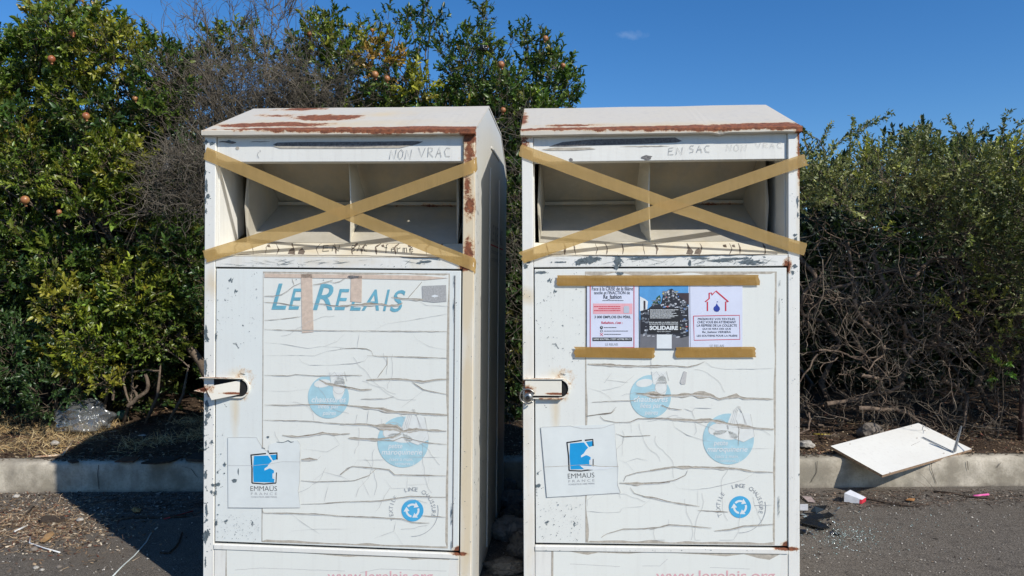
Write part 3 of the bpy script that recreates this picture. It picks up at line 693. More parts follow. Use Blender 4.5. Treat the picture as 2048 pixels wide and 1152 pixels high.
discs(BR, VR[0], (1301, 793), (1457, 878), (1480, 1014), False)

# big faded name across the left door, letter by letter
d = Decal(plane_proj(BL[5], -.0003))
for ch, x0, y0, x1, y1 in (('L', 543, 567, 573, 619), ('E', 577, 577, 607, 619), ('R', 626, 568, 667, 620), ('E', 669, 578, 699, 620), ('L', 700, 579, 722, 621), ('A', 723, 579, 758, 621), ('I', 766, 579, 780, 622), ('S', 780, 580, 811, 624)):
    d.text(ch, x0, y0, x1, y1, .32, .008)
d.build('title_lettering', M['teal'], VL[0])
# pale ghosts of old tape and a worn label on the left door
d = Decal(plane_proj(BL[5], -.0007))
d.poly([(529, 547), (840, 551), (897, 556), (850, 560), (700, 557), (529, 555)]); d.poly([(602, 548), (624, 548), (627, 664), (604, 666)]); d.poly([(702, 552), (724, 552), (723, 605), (701, 603)])
d.build('old_tape_residue', M['oldtape'], BL[1])
d = Decal(plane_proj(BL[5], -.0010)); d.blob(706, 554, 12, 3.5, .25); d.build('torn_patch', M['scrape'], BL[1])
d = Decal(plane_proj(BL[5], -.0007)); d.poly([(844, 572), (892, 570), (893, 603), (868, 605), (845, 602)]); d.build('worn_label', M['oldlabel'], BL[1])
d = Decal(plane_proj(BL[5], -.0010)); d.blob(870, 592, 6, 2.5, .3); d.build('label_scratch', M['whiteink'], BL[1])

# ---- square stickers with the blue torn logo
def sticker(bn, quadp, lg, tilt, left):
    mw = bn[5]
    s = Decal(plane_proj(mw, -.0012)); s.poly(quadp); st = s.build('square_sticker', M['sticker'], bn[1])
    cx, cy = lg; c, sn = math.cos(R(tilt)), math.sin(R(tilt))
    def q(pts): return [(cx + x * c - y * sn, cy + x * sn + y * c) for x, y in pts]
    f = Decal(plane_proj(mw, -.0015))
    f.poly(q([(-20, -25), (8, -26), (12, -20), (16, -15), (11, -10), (8, -6), (6, 0), (13, 0), (20, 4), (20, 9), (17, 10), (17, 20), (21, 21), (20, 28), (-21, 27), (-22, 0)]))
    f.poly(q([(12, -27), (25, -28), (25, -18), (18, -16)]))
    f.build('logo_blue', M['blue'], st)
    f = Decal(plane_proj(mw, -.0016)); f.poly(q([(1, 0), (10, -6), (14, -2), (6, 2), (1, 4)])); f.poly(q([(20, 6), (24, 6), (23, 18), (19, 18)])); f.build('logo_white', M['whiteink'], st)
    f = Decal(plane_proj(mw, -.0018))
    for pts, wd in (([(-26, -27), (4, -30)], 2.6), ([(-26, -28), (-24, 0), (-24, 29)], 2.6), ([(-24, 29), (0, 31), (24, 29)], 2.4), ([(24, 29), (25, 8)], 1.8), ([(10, -30), (26, -31), (26, -18)], 3)):
        f.ribbon(q(pts), wd)
    f.build('logo_frame', M['black'], st)
    f = Decal(plane_proj(mw, -.0018)); v0 = len(f.v); f.text('EMMA\u00dcS', -27, 33, 26, 45, 0, -.012); f.v[v0:] = q(f.v[v0:]); f.build('sticker_name', M['black'], st)
    f = Decal(plane_proj(mw, -.0018)); v0 = len(f.v); f.text('F R A N C E', -26, 48, 26, 53); f.text('FONDATEUR ABB\u00c9 PIERRE', -26, 54.5, 26, 58.5); f.v[v0:] = q(f.v[v0:]); f.build('sticker_small_words', M['ink_grey'], st)
    return st
SL_ = sticker(BL, FC([(262,190),(470,189),(482,230),(505,268),(540,290),(550,240),(600,225),(745,208),(763,240),(760,500),(750,560),(767,676),(500,678),(265,675)]), (528, 937), 0, True)
SR_ = sticker(BR, FK([(180,120),(690,97),(712,385),(722,400),(712,520),(730,575),(600,585),(222,607)]), (1161, 911), -2.5, False)
d = Decal(plane_proj(BL[5], -.0019)); d1 = Decal(plane_proj(BL[5], -.0019))
d.ribbon(FC([(262,190),(460,190),(480,225),(505,265),(540,290)]), .9, False, .3, 8); d.ribbon(FC([(745,210),(765,240),(760,500),(750,560),(765,675)]), 1.2, True, .4, 7); d.ribbon(FC([(262,385),(440,385),(550,375),(640,358),(760,360)]), .7)
d.ribbon(FC([(265,676),(500,678),(765,677)]), .8); d1.ribbon(FC([(600,222),(640,226),(680,212),(700,224),(720,220)]), 3.4, True, .5, 6); d1.ribbon(FC([(497,262),(520,268)]), 2); d1.ribbon(FC([(540,280),(545,296)]), 2.4); d1.blob(*FC([(543,187)])[0], 3, 2)
d1.blob(*FC([(308,490)])[0], 5, 4, .3); d1.blob(*FC([(335,430)])[0], 1.4, 6, .4); d1.blob(*FC([(243,380)])[0], 3, 3.4, .6)
d.build('sticker_tear', M['hair'], SL_); d1.build('sticker_loss', M['chip'], SL_)
d = Decal(plane_proj(BR[5], -.0019)); d1 = Decal(plane_proj(BR[5], -.0020))
d.ribbon(FK([(180,120),(380,110),(470,130),(600,125),(690,97)]), .9, False, .4, 8); d.ribbon(FK([(690,97),(712,385),(712,520),(732,575),(600,583),(222,606)]), 1.1, True, .3, 9); d.ribbon(FK([(180,122),(222,606)]), .8)
d1.ribbon(FK([(205,395),(370,388)]), .8); d1.ribbon(FK([(370,388),(430,382),(500,380),(600,392),(720,392)]), 2.2, True, .3, 7)
d.build('sticker_tear', M['hair'], SR_); d1.build('sticker_split', M['greige'], SR_)
d1 = Decal(plane_proj(BR[5], -.0021)); d1.poly(FK([(450,385),(560,392),(700,398),(620,412),(540,416),(480,410)])); d1.build('sticker_gap', M['whiteink'], SR_)

# scratches, specks and primer spots
def specks(name, bn, parent, boxes, mat, y0=-.0012, seed=1):
    rr = random.Random(seed); d = Decal(plane_proj(bn[5], y0))
    for (x0, y0_, x1, y1, n, s0, s1) in boxes:
        for _ in range(n):
            x = rr.uniform(x0, x1); y = rr.uniform(y0_, y1); s_ = s0 + (s1 - s0) * rr.random() ** 3
            m = 5; ph = rr.uniform(0, 6); d.poly([(x + s_ * rr.uniform(.6, 1.5) * math.cos(ph + 6.283 * i / m), y + s_ * rr.uniform(.5, 1.1) * math.sin(ph + 6.283 * i / m)) for i in range(m)])
    return d.build(name, mat, parent)
specks('paint_specks', BL, BL[1], [(434, 1030, 520, 1078, 150, .3, .9), (435, 560, 520, 700, 55, .3, 1.1), (430, 860, 450, 1060, 14, .4, 2), (560, 545, 900, 560, 8, .4, 1.5), (905, 560, 916, 1050, 12, .4, 1)], M['chip'], -.0006, 2)
specks('paint_specks', BR, BR[1], [(1075, 1000, 1166, 1082, 150, .3, 1.2), (1074, 560, 1168, 735, 120, .3, 1.1), (1080, 850, 1165, 900, 10, .4, 1)], M['chip'], -.0006, 3)
specks('post_specks', BL, BL[0], [(410, 300, 429, 1140, 45, .4, 1.6), (929, 560, 944, 1100, 16, .3, 1.2), (434, 527, 900, 534, 40, .3, 1)], M['chip'], -.0012, 4)
specks('post_specks', BR, BR[0], [(1046, 560, 1064, 1140, 35, .3, 1.1), (1583, 330, 1599, 1140, 40, .4, 1.5), (1100, 524, 1570, 533, 60, .3, 1.1), (1090, 1099, 1560, 1102, 30, .3, 1)], M['chip'], -.0055, 5)
# long grey scrapes on the headers, shadowed by the roof
d = Decal(plane_proj(BL[5], .0105)); d.poly([(555, 285), (600, 284), (760, 283), (828, 282), (846, 283), (838, 287), (825, 291), (700, 294), (600, 293), (552, 292), (546, 289)]); d.ribbon([(500, 284), (540, 283)], 2.2, True, .5, 6); d.ribbon([(438, 284), (445, 283), (472, 285)], 3.5, True, .5, 6)
d.build('header_scrape', M['scrape'], BL[0])
d = Decal(plane_proj(BR[5], .0105)); d.poly([(1098, 293), (1125, 284), (1180, 279), (1270, 277), (1350, 275), (1364, 282), (1352, 285), (1280, 288), (1180, 291), (1130, 293)]); d.blob(1294, 315, 11, 5, .25); d.blob(1142, 319, 4, 3, .3)
d.build('header_scrape', M['scrape'], BR[0])
d = Decal(plane_proj(BL[5], .0101)); d.poly([(545, 292), (700, 294), (820, 291), (800, 296), (700, 297), (560, 297)]); d.blob(475, 296, 4, 3); d.build('header_bare_primer', M['greige'], BL[0])
d = Decal(plane_proj(BR[5], .0101)); d.poly([(1083, 299), (1110, 295), (1180, 295), (1192, 298), (1150, 301), (1100, 301)]); d.ribbon([(1240, 293), (1340, 292)], 2, True, .5, 6); d.build('header_bare_primer', M['greige'], BR[0])
# pencil words on the headers
d = Decal(plane_proj(BL[5], .0095)); d.strokes('NON', 779, 299, 826, 318, 1.0, .5, .1); d.strokes('VRAC', 838, 295, 905, 314, 1.0, .5); d.ribbon([(517, 304), (515, 310), (518, 316)], .9); d.ribbon([(520, 300), (521, 304)], .8); d.build('pencil_words', M['pencil'], BL[0])
d = Decal(plane_proj(BR[5], .0095)); d.strokes('EN', 1336, 295, 1370, 309, 1.0, .5); d.strokes('SAC', 1378, 291, 1424, 305, 1.0, .5); d.build('pencil_words', M['pencil'], BR[0])
d = Decal(plane_proj(BR[5], .0094)); d.strokes('NON', 1453, 288, 1498, 302, .8, .5); d.strokes('VRAC', 1512, 285, 1568, 296, .7, .6); d.build('faint_pencil_words', M['hair'], BR[0])

# sill writing and cracks: the sill slopes, so project on its own plane
def sill_proj(mw, lift=.0006):
    inv = mw.inverted(); o = inv @ Vector((0, 0, CAM_H)); rot = inv.to_3x3()
    p0 = Vector((0, .001, SL + .001)); e = Vector((0, .159, 1.537 - SL - .001)).normalized(); nn = Vector((0, -e.z, e.y))
    def pr(px, py, l=0):
        r = rot @ ray(px, py); t = ((p0 - o) @ nn if False else (p0 - o).dot(nn)) / r.dot(nn); return o + r * t + nn * lift
    return pr
for bn, left in ((BL, True), (BR, False)):
    d = Decal(sill_proj(bn[5], .0005)); rr = random.Random(3 + left)
    xs = ([470, 506, 532, 556, 588, 634, 672, 704, 724, 752, 790, 822, 852, 880] if left else [1096, 1130, 1150, 1194, 1214, 1246, 1288, 1314, 1378, 1402, 1462, 1480, 1530])
    for x in xs:
        k = rr.uniform(-10, 10); p = [(x + rr.uniform(6, 12) * (1 if left and rr.random() < .7 else -.4), 486.5), (x + k * .2, 497 + rr.uniform(-3, 3)), (x - k * .3, 509)]
        d.ribbon(p, rr.uniform(2.0, 5.0), True, .8, 4)
    y_ = 485.5 if left else 482
    d.ribbon([(500 if left else 1095, 487 if left else 484), (620, 485) if left else (1200, 483), (860 if left else 1480, 486 if left else 480)], 1.2, False, .3, 9)
    d.ribbon([(475 if left else 1095, 510), (700 if left else 1300, 511), (880 if left else 1555, 515 if left else 508)], 1.3, False, .3, 9)
    for _ in range(5):
        x = rr.uniform(520, 850) if left else rr.uniform(1120, 1500); d.poly([(x, 500), (x + 6, 496), (x + 12, 503), (x + 9, 509), (x - 3, 508)] if rr.random() < .5 else [(x, 490), (x + 5, 489), (x + 7, 495), (x + 1, 494)])
    d.build('sill_crack', M['crack'], bn[3])
d = Decal(sill_proj(BL[5], .0009)); d.strokes('EN', 645, 491, 684, 503, 1.5, .4); d.strokes('SAC', 702, 491, 738, 503, 1.4, .4); d.strokes("ferme'", 768, 489, 842, 505, 1.3, .7); d.build('marker_words', M['black'], BL[3])

# words on the shaded right flank of the left bin
def side_text(bn):
    mw = bn[5]; st = []
    for body, y0, y1, z0, z1, m in (('LE RELAIS', .66, 1.26, 1.575, 1.665, M['ink_grey']), ('Donnons ensemble', .66, 1.24, 1.515, 1.54, M['ink_grey']), ('un nouvel avenir', .66, 1.16, 1.475, 1.50, M['ink_grey'])):
        v, f = glyphs(body, 0, .01); mn, mx_ = v.min(0), v.max(0); u = (v - mn) / (mx_ - mn)
        me = bpy.data.meshes.new('flank_lettering'); me.from_pydata([(W + .0010, y0 + (y1 - y0) * a, z0 + (z1 - z0) * b) for a, b in u], [], f); link('flank_lettering', me, m, bn[0])
    b = MB(); b.box(W + .0004, W + .0014, .64, 1.28, 1.553, 1.560); b.build('flank_underline', M['redink'], bn[0])
side_text(BL)

# ---- latches
def latch(bn, left):
    mw = bn[5]; P = plane_proj(mw, 0.0); lm = paint('latch_enamel_' + str(int(left)), (.80, .77, .70), rust=[((.05, 0, .957), (.2, .1, .005), .9), ((.01, 0, .905), (.04, .1, .02), .7), ((.15, 0, .888), (.06, .1, .006), 1.0)], rough=.5)
    if left: x0, x1, ya, yb = 428, 498, 756, 795
    else: x0, x1, ya, yb = 1066, 1138, 758, 796
    a = P(x0, ya); b_ = P(x1, yb); za, zb = a.z, b_.z; xa, xb = a.x, b_.x; r = (za - zb) / 2; zc = (za + zb) / 2
    def dshape(k, x_left):
        pts = [(x_left, zc - r * k), (xb - r, zc - r * k)] + [(xb - r + r * k * math.sin(q), zc - r * k * math.cos(q)) for q in [math.pi * i / 12 for i in range(1, 12)]] + [(xb - r, zc + r * k), (x_left, zc + r * k)]
        return pts
    b = MB(); b.prism(dshape(1.0, xa), 'y', -.0006, .0015); slot = b.build('latch_slot', M['dark'], bn[1])  # flat black plate, its colour standing in for the shade in the slot
    b = MB(); o_ = dshape(1.08, xa); i_ = dshape(.93, xa); n = len(o_)
    V = [(x, -.007, z) for x, z in o_] + [(x, -.007, z) for x, z in i_] + [(x, .0015, z) for x, z in o_] + [(x, .0015, z) for x, z in i_]
    Fs = []
    for i in range(n - 1): Fs += [(i, i + 1, n + i + 1, n + i), (i, i + 1, 2 * n + i + 1, 2 * n + i), (n + i, n + i + 1, 3 * n + i + 1, 3 * n + i)]
    b.add(V, Fs); b.build('slot_rim', lm, slot)
    b = MB()
    if left:
        q0 = P(418, 772); q1 = P(482, 760); q2 = P(481, 788); q3 = P(430, 798)
        yb_ = (-.035, -.012, -.014, -.03)
        F4 = [Vector((q.x, y, q.z)) for q, y in zip((q0, q1, q2, q3), yb_)]
        b.add([tuple(v) for v in F4] + [(v.x, v.y + .004, v.z) for v in F4], [(0, 1, 2, 3), (7, 6, 5, 4), (0, 1, 5, 4), (1, 2, 6, 5), (2, 3, 7, 6), (3, 0, 4, 7)])
        tg = b.build('latch_tongue', lm, bn[1])
        b = MB(); e0 = P(396, 779); e1 = P(430, 769); e2 = P(428, 776); e3 = P(413, 783); ring = [e0, P(404, 776), e1, e2, P(420, 781), e3]
        b.add([(q.x, -.034 + .004 * (i % 2), q.z) for i, q in enumerate(ring)] + [(q.x, -.030 + .004 * (i % 2), q.z) for i, q in enumerate(ring)], [tuple(range(6)), tuple(range(11, 5, -1))] + [(i, (i + 1) % 6, 6 + (i + 1) % 6, 6 + i) for i in range(6)])
        b.build('torn_latch_tab', lm, bn[0])
        b = MB(); f0 = P(404, 755.5).x; f1 = P(490, 756).x; b.box(f0, f1, -.024, -.001, za + .001, za + .004, .001); b.build('latch_hood', lm, bn[0])
        b = MB(); f = P(420, 790); b.add([(f.x - .006, -.026, f.z + .02), (f.x + .016, -.022, f.z + .016), (f.x + .022, -.018, f.z - .012), (f.x + .004, -.02, f.z - .004), (f.x, -.002, f.z + .02), (f.x + .02, -.002, f.z - .01)], [(0, 1, 2, 3), (0, 4, 5, 3), (1, 2, 5, 4)]); b.build('bent_latch_plate', M['barerust'], bn[0])
    else:
        q0 = P(1080, 760); q2 = P(1123, 791); b.box(P(1050, 760).x, q2.x, -.016, -.010, q2.z, q0.z, .002); b.build('latch_tongue', lm, bn[1])
        b = MB(); b.box(P(1047, 757).x, P(1128, 757).x, -.022, -.001, za + .000, za + .004, .001); b.build('latch_hood', lm, bn[0])
        b = MB(); b.box(P(1078, 796).x, P(1125, 796).x, -.017, -.001, zb - .004, zb + .001, .001); b.build('latch_shelf', M['barerust'], bn[0])
        # round disc padlock hanging off the tongue
        c_ = mw @ Vector((P(1056, 793).x, -.022, P(1056, 793).z)); pd = empty('padlock', c_, (0, 0, -.04963))
        tag(pd, 'round weathered steel padlock hanging from the latch of the poster bin', 'padlock')
        b = MB(); prof = [(.0, -.010), (.014, -.010), (.019, -.006), (.0205, 0), (.019, .008), (0, .010)]; V = []; n = 24
        for rr_, yy in prof[1:-1]: V += [(rr_ * math.cos(6.2832 * i / n), yy, rr_ * math.sin(6.2832 * i / n)) for i in range(n)]
        Fs = [(j * n + i, j * n + (i + 1) % n, (j + 1) * n + (i + 1) % n, (j + 1) * n + i) for j in range(3) for i in range(n)] + [tuple(range(n)), tuple(range(3 * n, 4 * n))]
        b.add(V, Fs); b.build('lock_body', M['steel'], pd, True)
        b = MB(); b.tube([(.0, -.0101, 0), (0, -.013, 0)], [.0085, .0075], 14); b.build('keyway', M['dark'], pd)
        b = MB(); b.tube([(.031 * math.cos(R(a)) - .002, 0, .031 * math.sin(R(a)) + .004) for a in range(20, 335, 15)], .0036, 8); b.build('shackle', M['steel'], pd, True)
latch(BL, True); latch(BR, False)

# ---- paint lost down to the grey-blue primer
def flakes(bn, items, seed, y0=-.0012):
    random.seed(seed); d = Decal(plane_proj(bn[5], y0))
    for (cx, cy, rx, ry) in items:
        m = 9 + int(rx + ry); d.poly([(cx + rx * math.cos(6.283 * i / m) * (1 + random.uniform(-.45, .3)), cy + ry * math.sin(6.283 * i / m) * (1 + random.uniform(-.45, .3))) for i in range(m)])
        for _ in range(int(2 + (rx + ry) / 4)): d.blob(cx + random.uniform(-1.5, 1.5) * rx, cy + random.uniform(-1.2, 1.2) * ry, random.uniform(.4, 1.5), random.uniform(.4, 1.3), .5, 6)
    d.build('lost_paint', M['chip'], bn[0])
flakes(BL, [(413, 372, 3, 14), (416, 392, 4, 5), (411, 400, 2, 6), (412, 422, 2, 5), (411, 345, 1.5, 6), (412, 665, 3, 14), (415, 678, 3, 5), (411, 735, 3, 18), (414, 812, 5, 12), (416, 832, 6, 6), (412, 845, 3, 8), (424, 884, 2.5, 4), (412, 888, 2, 6), (411, 950, 3, 10), (423, 984, 3, 4), (413, 1020, 2.5, 14), (415, 1068, 5, 8), (411, 1075, 4, 12), (432, 672, 2, 7), (433, 1046, 3, 6), (431, 985, 3, 5), (426, 970, 4, 3), (411, 1125, 1.5, 10), (412, 285, 4, 4), (424, 287, 5, 3), (458, 283, 6, 2.5)], 41)
flakes(BR, [(1178, 520, 17, 8), (1160, 524, 9, 5), (1196, 517, 7, 4), (1236, 520, 7, 9), (1233, 534, 5, 5), (1278, 517, 20, 2), (1120, 524, 12, 1.2), (1400, 516, 20, 2), (1440, 521, 26, 3.2), (1500, 524, 24, 5), (1380, 526, 3, 6), (1470, 517, 28, 1.8), (1052, 533, 5, 5), (1057, 524, 4, 3), (1590, 532, 5, 4), (1586, 545, 3, 4), (1595, 402, 2, 8), (1596, 430, 1.5, 6), (1590, 470, 3, 3), (1592, 478, 3, 4), (1084, 544, 10, 2.5), (1240, 547, 7, 4)], 42)
d = Decal(plane_proj(BL[5], -.0012))
for a, b_ in (((908, 549), (908, 575)), ((908, 596), (908, 646)), ((903, 1006), (903, 1050)), ((903, 1082), (903, 1100))): d.ribbon([a, b_], 2.0, True, .5, 4)
for _ in range(26): x = random.uniform(440, 880); d.ribbon([(x, random.uniform(518, 532)), (x + random.uniform(5, 40), random.uniform(518, 532))], .6, True, .5, 4)
d.blob(852, 523, 10, 2.5, .5); d.blob(838, 526, 6, 1.5, .5); d.build('scratches', M['chip'], BL[0])
d = Decal(plane_proj(BR[5], -.0012))
for a, b_ in (((1560, 560), (1560, 572)), ((1559, 595), (1559, 628)), ((1558, 992), (1558, 1036))): d.ribbon([a, b_], 1.6, True, .5, 4)
for _ in range(30): x = random.uniform(1100, 1540); d.ribbon([(x, random.uniform(514, 532)), (x + random.uniform(5, 40), random.uniform(514, 532))], .7, True, .5, 4)
d.build('scratches', M['chip'], BR[0])
random.seed(8)

# ---- packing tape: crosses over the openings
def tape(bn, name, pts, wpx, mat, y0, label, group, ends=None, seed=0, yfun=None, nseg=70):
    """pts: centre line in photo pixels; a thin crinkled band w px wide, folded round a corner past the fold points"""
    mw = bn[5]; P = plane_proj(mw, y0); n = nseg
    L_ = [0]
    for a, b in zip(pts[:-1], pts[1:]): L_.append(L_[-1] + math.hypot(b[0] - a[0], b[1] - a[1]))
    V = []; Fs = []; K = 5
    for i in range(n + 1):
        s_ = L_[-1] * i / n; j = max(k for k in range(len(L_) - 1) if L_[k] <= s_ + 1e-6); q = (s_ - L_[j]) / (L_[j + 1] - L_[j])
        a, b = pts[j], pts[j + 1]; x = a[0] + (b[0] - a[0]) * q; y = a[1] + (b[1] - a[1]) * q
        dx, dy = pts[-1][0] - pts[0][0], pts[-1][1] - pts[0][1]; l = math.hypot(dx, dy); nx, ny = -dy / l, dx / l
        wp = wpx[0] + (wpx[1] - wpx[0]) * (s_ / L_[-1]) if isinstance(wpx, tuple) else wpx
        for k in range(K + 1):
            u = (k / K - .5) * wp
            if ends and (i == 0 or i == n): jx = random.Random(seed * 99 + i * 7 + k).uniform(-ends, ends)
            else: jx = 0
            v = P(x + nx * u + jx * dx / l, y + ny * u + jx * dy / l)
            v.y += -.0018 * abs(mnoise.noise(Vector((s_ * .045 + seed, u * .09, 0)))) - .0012 * abs(mnoise.noise(Vector((s_ * .17, u * .12, seed)))) - (.0004 * math.sin(s_ * .8) if seed == 2 and .5 < s_ / L_[-1] < .85 else 0)
            v.z += -.003 * math.sin(math.pi * s_ / L_[-1]) * (seed < 5) + .0012 * mnoise.noise(Vector((s_ * .02, seed, 3)))
            over = v.x - W if v.x > W else (-v.x if (v.x < 0 and bn is BR) else 0)
            if over > 0 and yfun: v = yfun(v, over)
            V.append(v)
    for i in range(n):
        for k in range(K): a = i * (K + 1) + k; Fs.append((a, a + 1, a + K + 2, a + K + 1))
    me = bpy.data.meshes.new(name); me.from_pydata([mw @ v for v in V], [], Fs)
    o = link(name, me, mat, None, True)
    return tag(o, label, 'tape', group)
def wrapR(v, o): return Vector((W + .0035 + min(o, .02) * .05, v.y + o * 1.9, v.z))
def flapR(v, o): return Vector((v.x, v.y - .004 * math.sin(min(o, .03) * 60) + o * .2, v.z))
GX = 'tape strips crossed over the bin openings'
tape(BL, 'packing_tape', [(410, 306), (690, 424), (950, 530), (958, 537)], 25, M['tape'], -.0035, 'long brown tape strip sloping down to the right over the left bin opening', GX, 1.5, 1, wrapR)
tape(BL, 'packing_tape', [(410, 513), (700, 420), (948, 332), (962, 322)], 25, M['tape'], -.0065, 'long brown tape strip rising to the right over the left bin opening', GX, 1.5, 2, wrapR)
tape(BR, 'packing_tape', [(1040, 300), (1330, 405), (1580, 490), (1611, 499)], (24, 25), M['tape'], -.0065, 'long brown tape strip sloping down to the right over the right bin opening', GX, 3, 3, flapR)
tape(BR, 'packing_tape', [(1044, 515), (1330, 414), (1590, 326), (1613, 319)], 24, M['tape'], -.0098, 'long brown tape strip rising to the right over the right bin opening', GX, 3, 4, flapR)
GP = 'tape strips holding the posters'
tape(BR, 'packing_tape', [(1114, 561), (1330, 561), (1518, 560)], 21, M['tape_dark'], -.0065, 'brown tape strip along the top of all three posters', GP, 2, 5)
tape(BR, 'packing_tape', [(1149, 704), (1309, 706)], 21, M['tape_dark'], -.0065, 'short brown tape strip under the red framed text poster at left', GP, 2, 6, nseg=40)
tape(BR, 'packing_tape', [(1352, 705), (1510, 704)], 21, M['tape_dark'], -.0065, 'short brown tape strip under the house drawing poster at right', GP, 2.5, 7, nseg=40)

# ---- posters
PM = {'paper': simple('poster_paper', (.68, .71, .83), .55, .04, 12)}
def poster(pxq, label):
    mw = BR[5]; P = plane_proj(mw, -.0030); nx_, ny_ = 14, 16; V = []; Fs = []
    for j in range(ny_ + 1):
        for i in range(nx_ + 1):
            u, v_ = i / nx_, j / ny_
            x = (pxq[0][0] * (1 - u) + pxq[1][0] * u) * (1 - v_) + (pxq[3][0] * (1 - u) + pxq[2][0] * u) * v_
            y = (pxq[0][1] * (1 - u) + pxq[1][1] * u) * (1 - v_) + (pxq[3][1] * (1 - u) + pxq[2][1] * u) * v_
            V.append(P(x, y))
    for j in range(ny_):
        for i in range(nx_): a = j * (nx_ + 1) + i; Fs.append((a, a + 1, a + nx_ + 2, a + nx_ + 1))
    root = empty('poster', mw @ P(pxq[3][0], pxq[3][1]), (0, 0, -.04963)); tag(root, label, 'poster', 'posters taped to the right bin door')
    inv = (Matrix.Translation(root.location) @ Matrix.Rotation(-.04963, 4, 'Z')).inverted()
    me = bpy.data.meshes.new('sheet'); me.from_pydata([inv @ mw @ v for v in V], [], Fs); link('sheet', me, PM['paper'], root, True)
    def layer(y0):
        Q = plane_proj(mw, y0)
        return Decal(lambda x, y, l=0: inv @ mw @ Q(x, y))
    return root, layer
def scrib(d, x0, y0, x1, h=1.3, seed=1, gap=.8):
    rr = random.Random(seed); x = x0
    while x < x1:
        w_ = rr.uniform(1.5, 6); d.quad(x, y0 + rr.uniform(-.1, .1), min(x + w_, x1), y0 + h); x += w_ + gap
r1, ly = poster([(1174, 570), (1277, 569), (1277, 697), (1174, 697)], 'white poster of black text in a thin red frame, about 3 000 jobs in peril')
d = ly(-.0038)
d.text('Face \u00e0 la CRISE de la fili\u00e8re', 1184, 573.5, 1266, 581, 0, .0); d.text("textile et l'INACTION de", 1188, 582, 1260, 588.5, 0, .0); d.text('Re_fashion', 1207, 589, 1243, 599, 0, .01)
scrib(d, 1205, 600.5, 1247, 1.0, 3, .6); d.text('3 000 EMPLOIS EN P\u00c9RIL', 1189, 630, 1262, 636.5, 0, .008); d.disc(1203, 655, 3, 3.2, 14)
d.ring(1203, 662, 1.8, 2.6, 0, 360, 12); scrib(d, 1208, 654.6, 1233, 1.1, 4, .5); scrib(d, 1208, 661.5, 1256, 1.1, 5, .5); scrib(d, 1208, 668, 1242, 1.1, 6, .5); d.quad(1185, 675, 1264, 682)
d.build('poster_text', M['black'], r1)
d = ly(-.0040); d.text('LE RELAIS', 1211, 686, 1236, 691); d.build('poster_logo_text', M['ink_grey'], r1)
d = ly(-.0038); 
for a in ([(1180.5, 570), (1180.5, 695)], [(1268, 569), (1268, 695)], [(1180, 570), (1268, 569.5)], [(1180, 695), (1268, 695)]): d.ribbon(a, 1.5)
d.text("Refashion, c'est :", 1203, 642.5, 1245, 648.5, 0, .015); d.ribbon([(1200, 666), (1206, 672)], .9); d.ribbon([(1206, 666), (1200, 672)], .9)
for k, (a, b_) in enumerate(((1188, 1241), (1197, 1241), (1188, 1241))): scrib(d, a, 612.5 + k * 4, b_, 1.5, 10 + k, .5)
d.build('poster_red_print', M['redink'], r1)
d = ly(-.0034); d.quad(1186, 607, 1265, 628); d.build('pink_panel', simple('pink_panel', (.80, .42, .46), .5, .05), r1)
d = ly(-.0040); d.poly([(1249, 612), (1257, 612), (1258.5, 615), (1258.5, 626), (1247.5, 626), (1247.5, 615)]); d.build('bin_pictogram', simple('bin_pictogram', (.50, .55, .62), .5, .05), r1)
d = ly(-.0040); d.disc(1203, 654.3, 1.1, 1.1, 10); d.text("SANS SOUTIEN, C'EST NOTRE FIN !!!", 1187, 676.6, 1262, 680.6, 0, .02); d.build('reversed_text', M['whiteink'], r1)

r2, ly = poster([(1279, 567), (1379, 566), (1380, 699), (1280, 699)], 'photo poster of a huge heap of sacks under blue sky with a black text box')
d = ly(-.0034); d.poly([(1279, 567), (1377, 566), (1377, 640), (1279, 640)]); d.build('photo_sky', simple('photo_sky', (.10, .34, .66), .5, .12, 14), r2)
d = ly(-.0034); d.quad(1280, 640, 1378, 699); d.build('photo_road', simple('photo_road', (.17, .17, .185), .5, .1, 30), r2)
d = ly(-.0036); d.poly([(1280, 593), (1290, 598), (1296, 603), (1294, 622), (1280, 622)]); d.build('photo_wall', M['whiteink'], r2)
d = ly(-.0037); d.poly([(1287, 601), (1291, 602), (1291, 622), (1287, 622)]); d.poly([(1353, 586), (1378, 586), (1378, 610), (1360, 605)]); d.build('photo_dark_house', simple('photo_house', (.06, .04, .045), .5), r2)
d = ly(-.0037); d.blob(1317, 600, 6, 9, .3); d.blob(1311, 608, 7, 5, .3); d.build('photo_tree', simple('photo_tree', (.03, .09, .035), .5), r2)
rr = random.Random(4); cols = {'photo_dark_sacks': (.025, .027, .035), 'photo_grey_sacks': (.20, .22, .25), 'photo_white_sacks': (.62, .64, .68), 'photo_blue_sacks': (.10, .22, .50), 'photo_red_sacks': (.55, .12, .10), 'photo_yellow_sacks': (.60, .52, .14)}
d = ly(-.0038); d.poly([(1281, 622), (1296, 618), (1305, 610), (1322, 607), (1326, 590), (1336, 580), (1344, 577), (1352, 585), (1362, 595), (1372, 603), (1377, 615), (1378, 672), (1362, 676), (1346, 670), (1281, 668)]); d.build('photo_heap', simple('photo_heap', cols['photo_dark_sacks'], .5), r2)
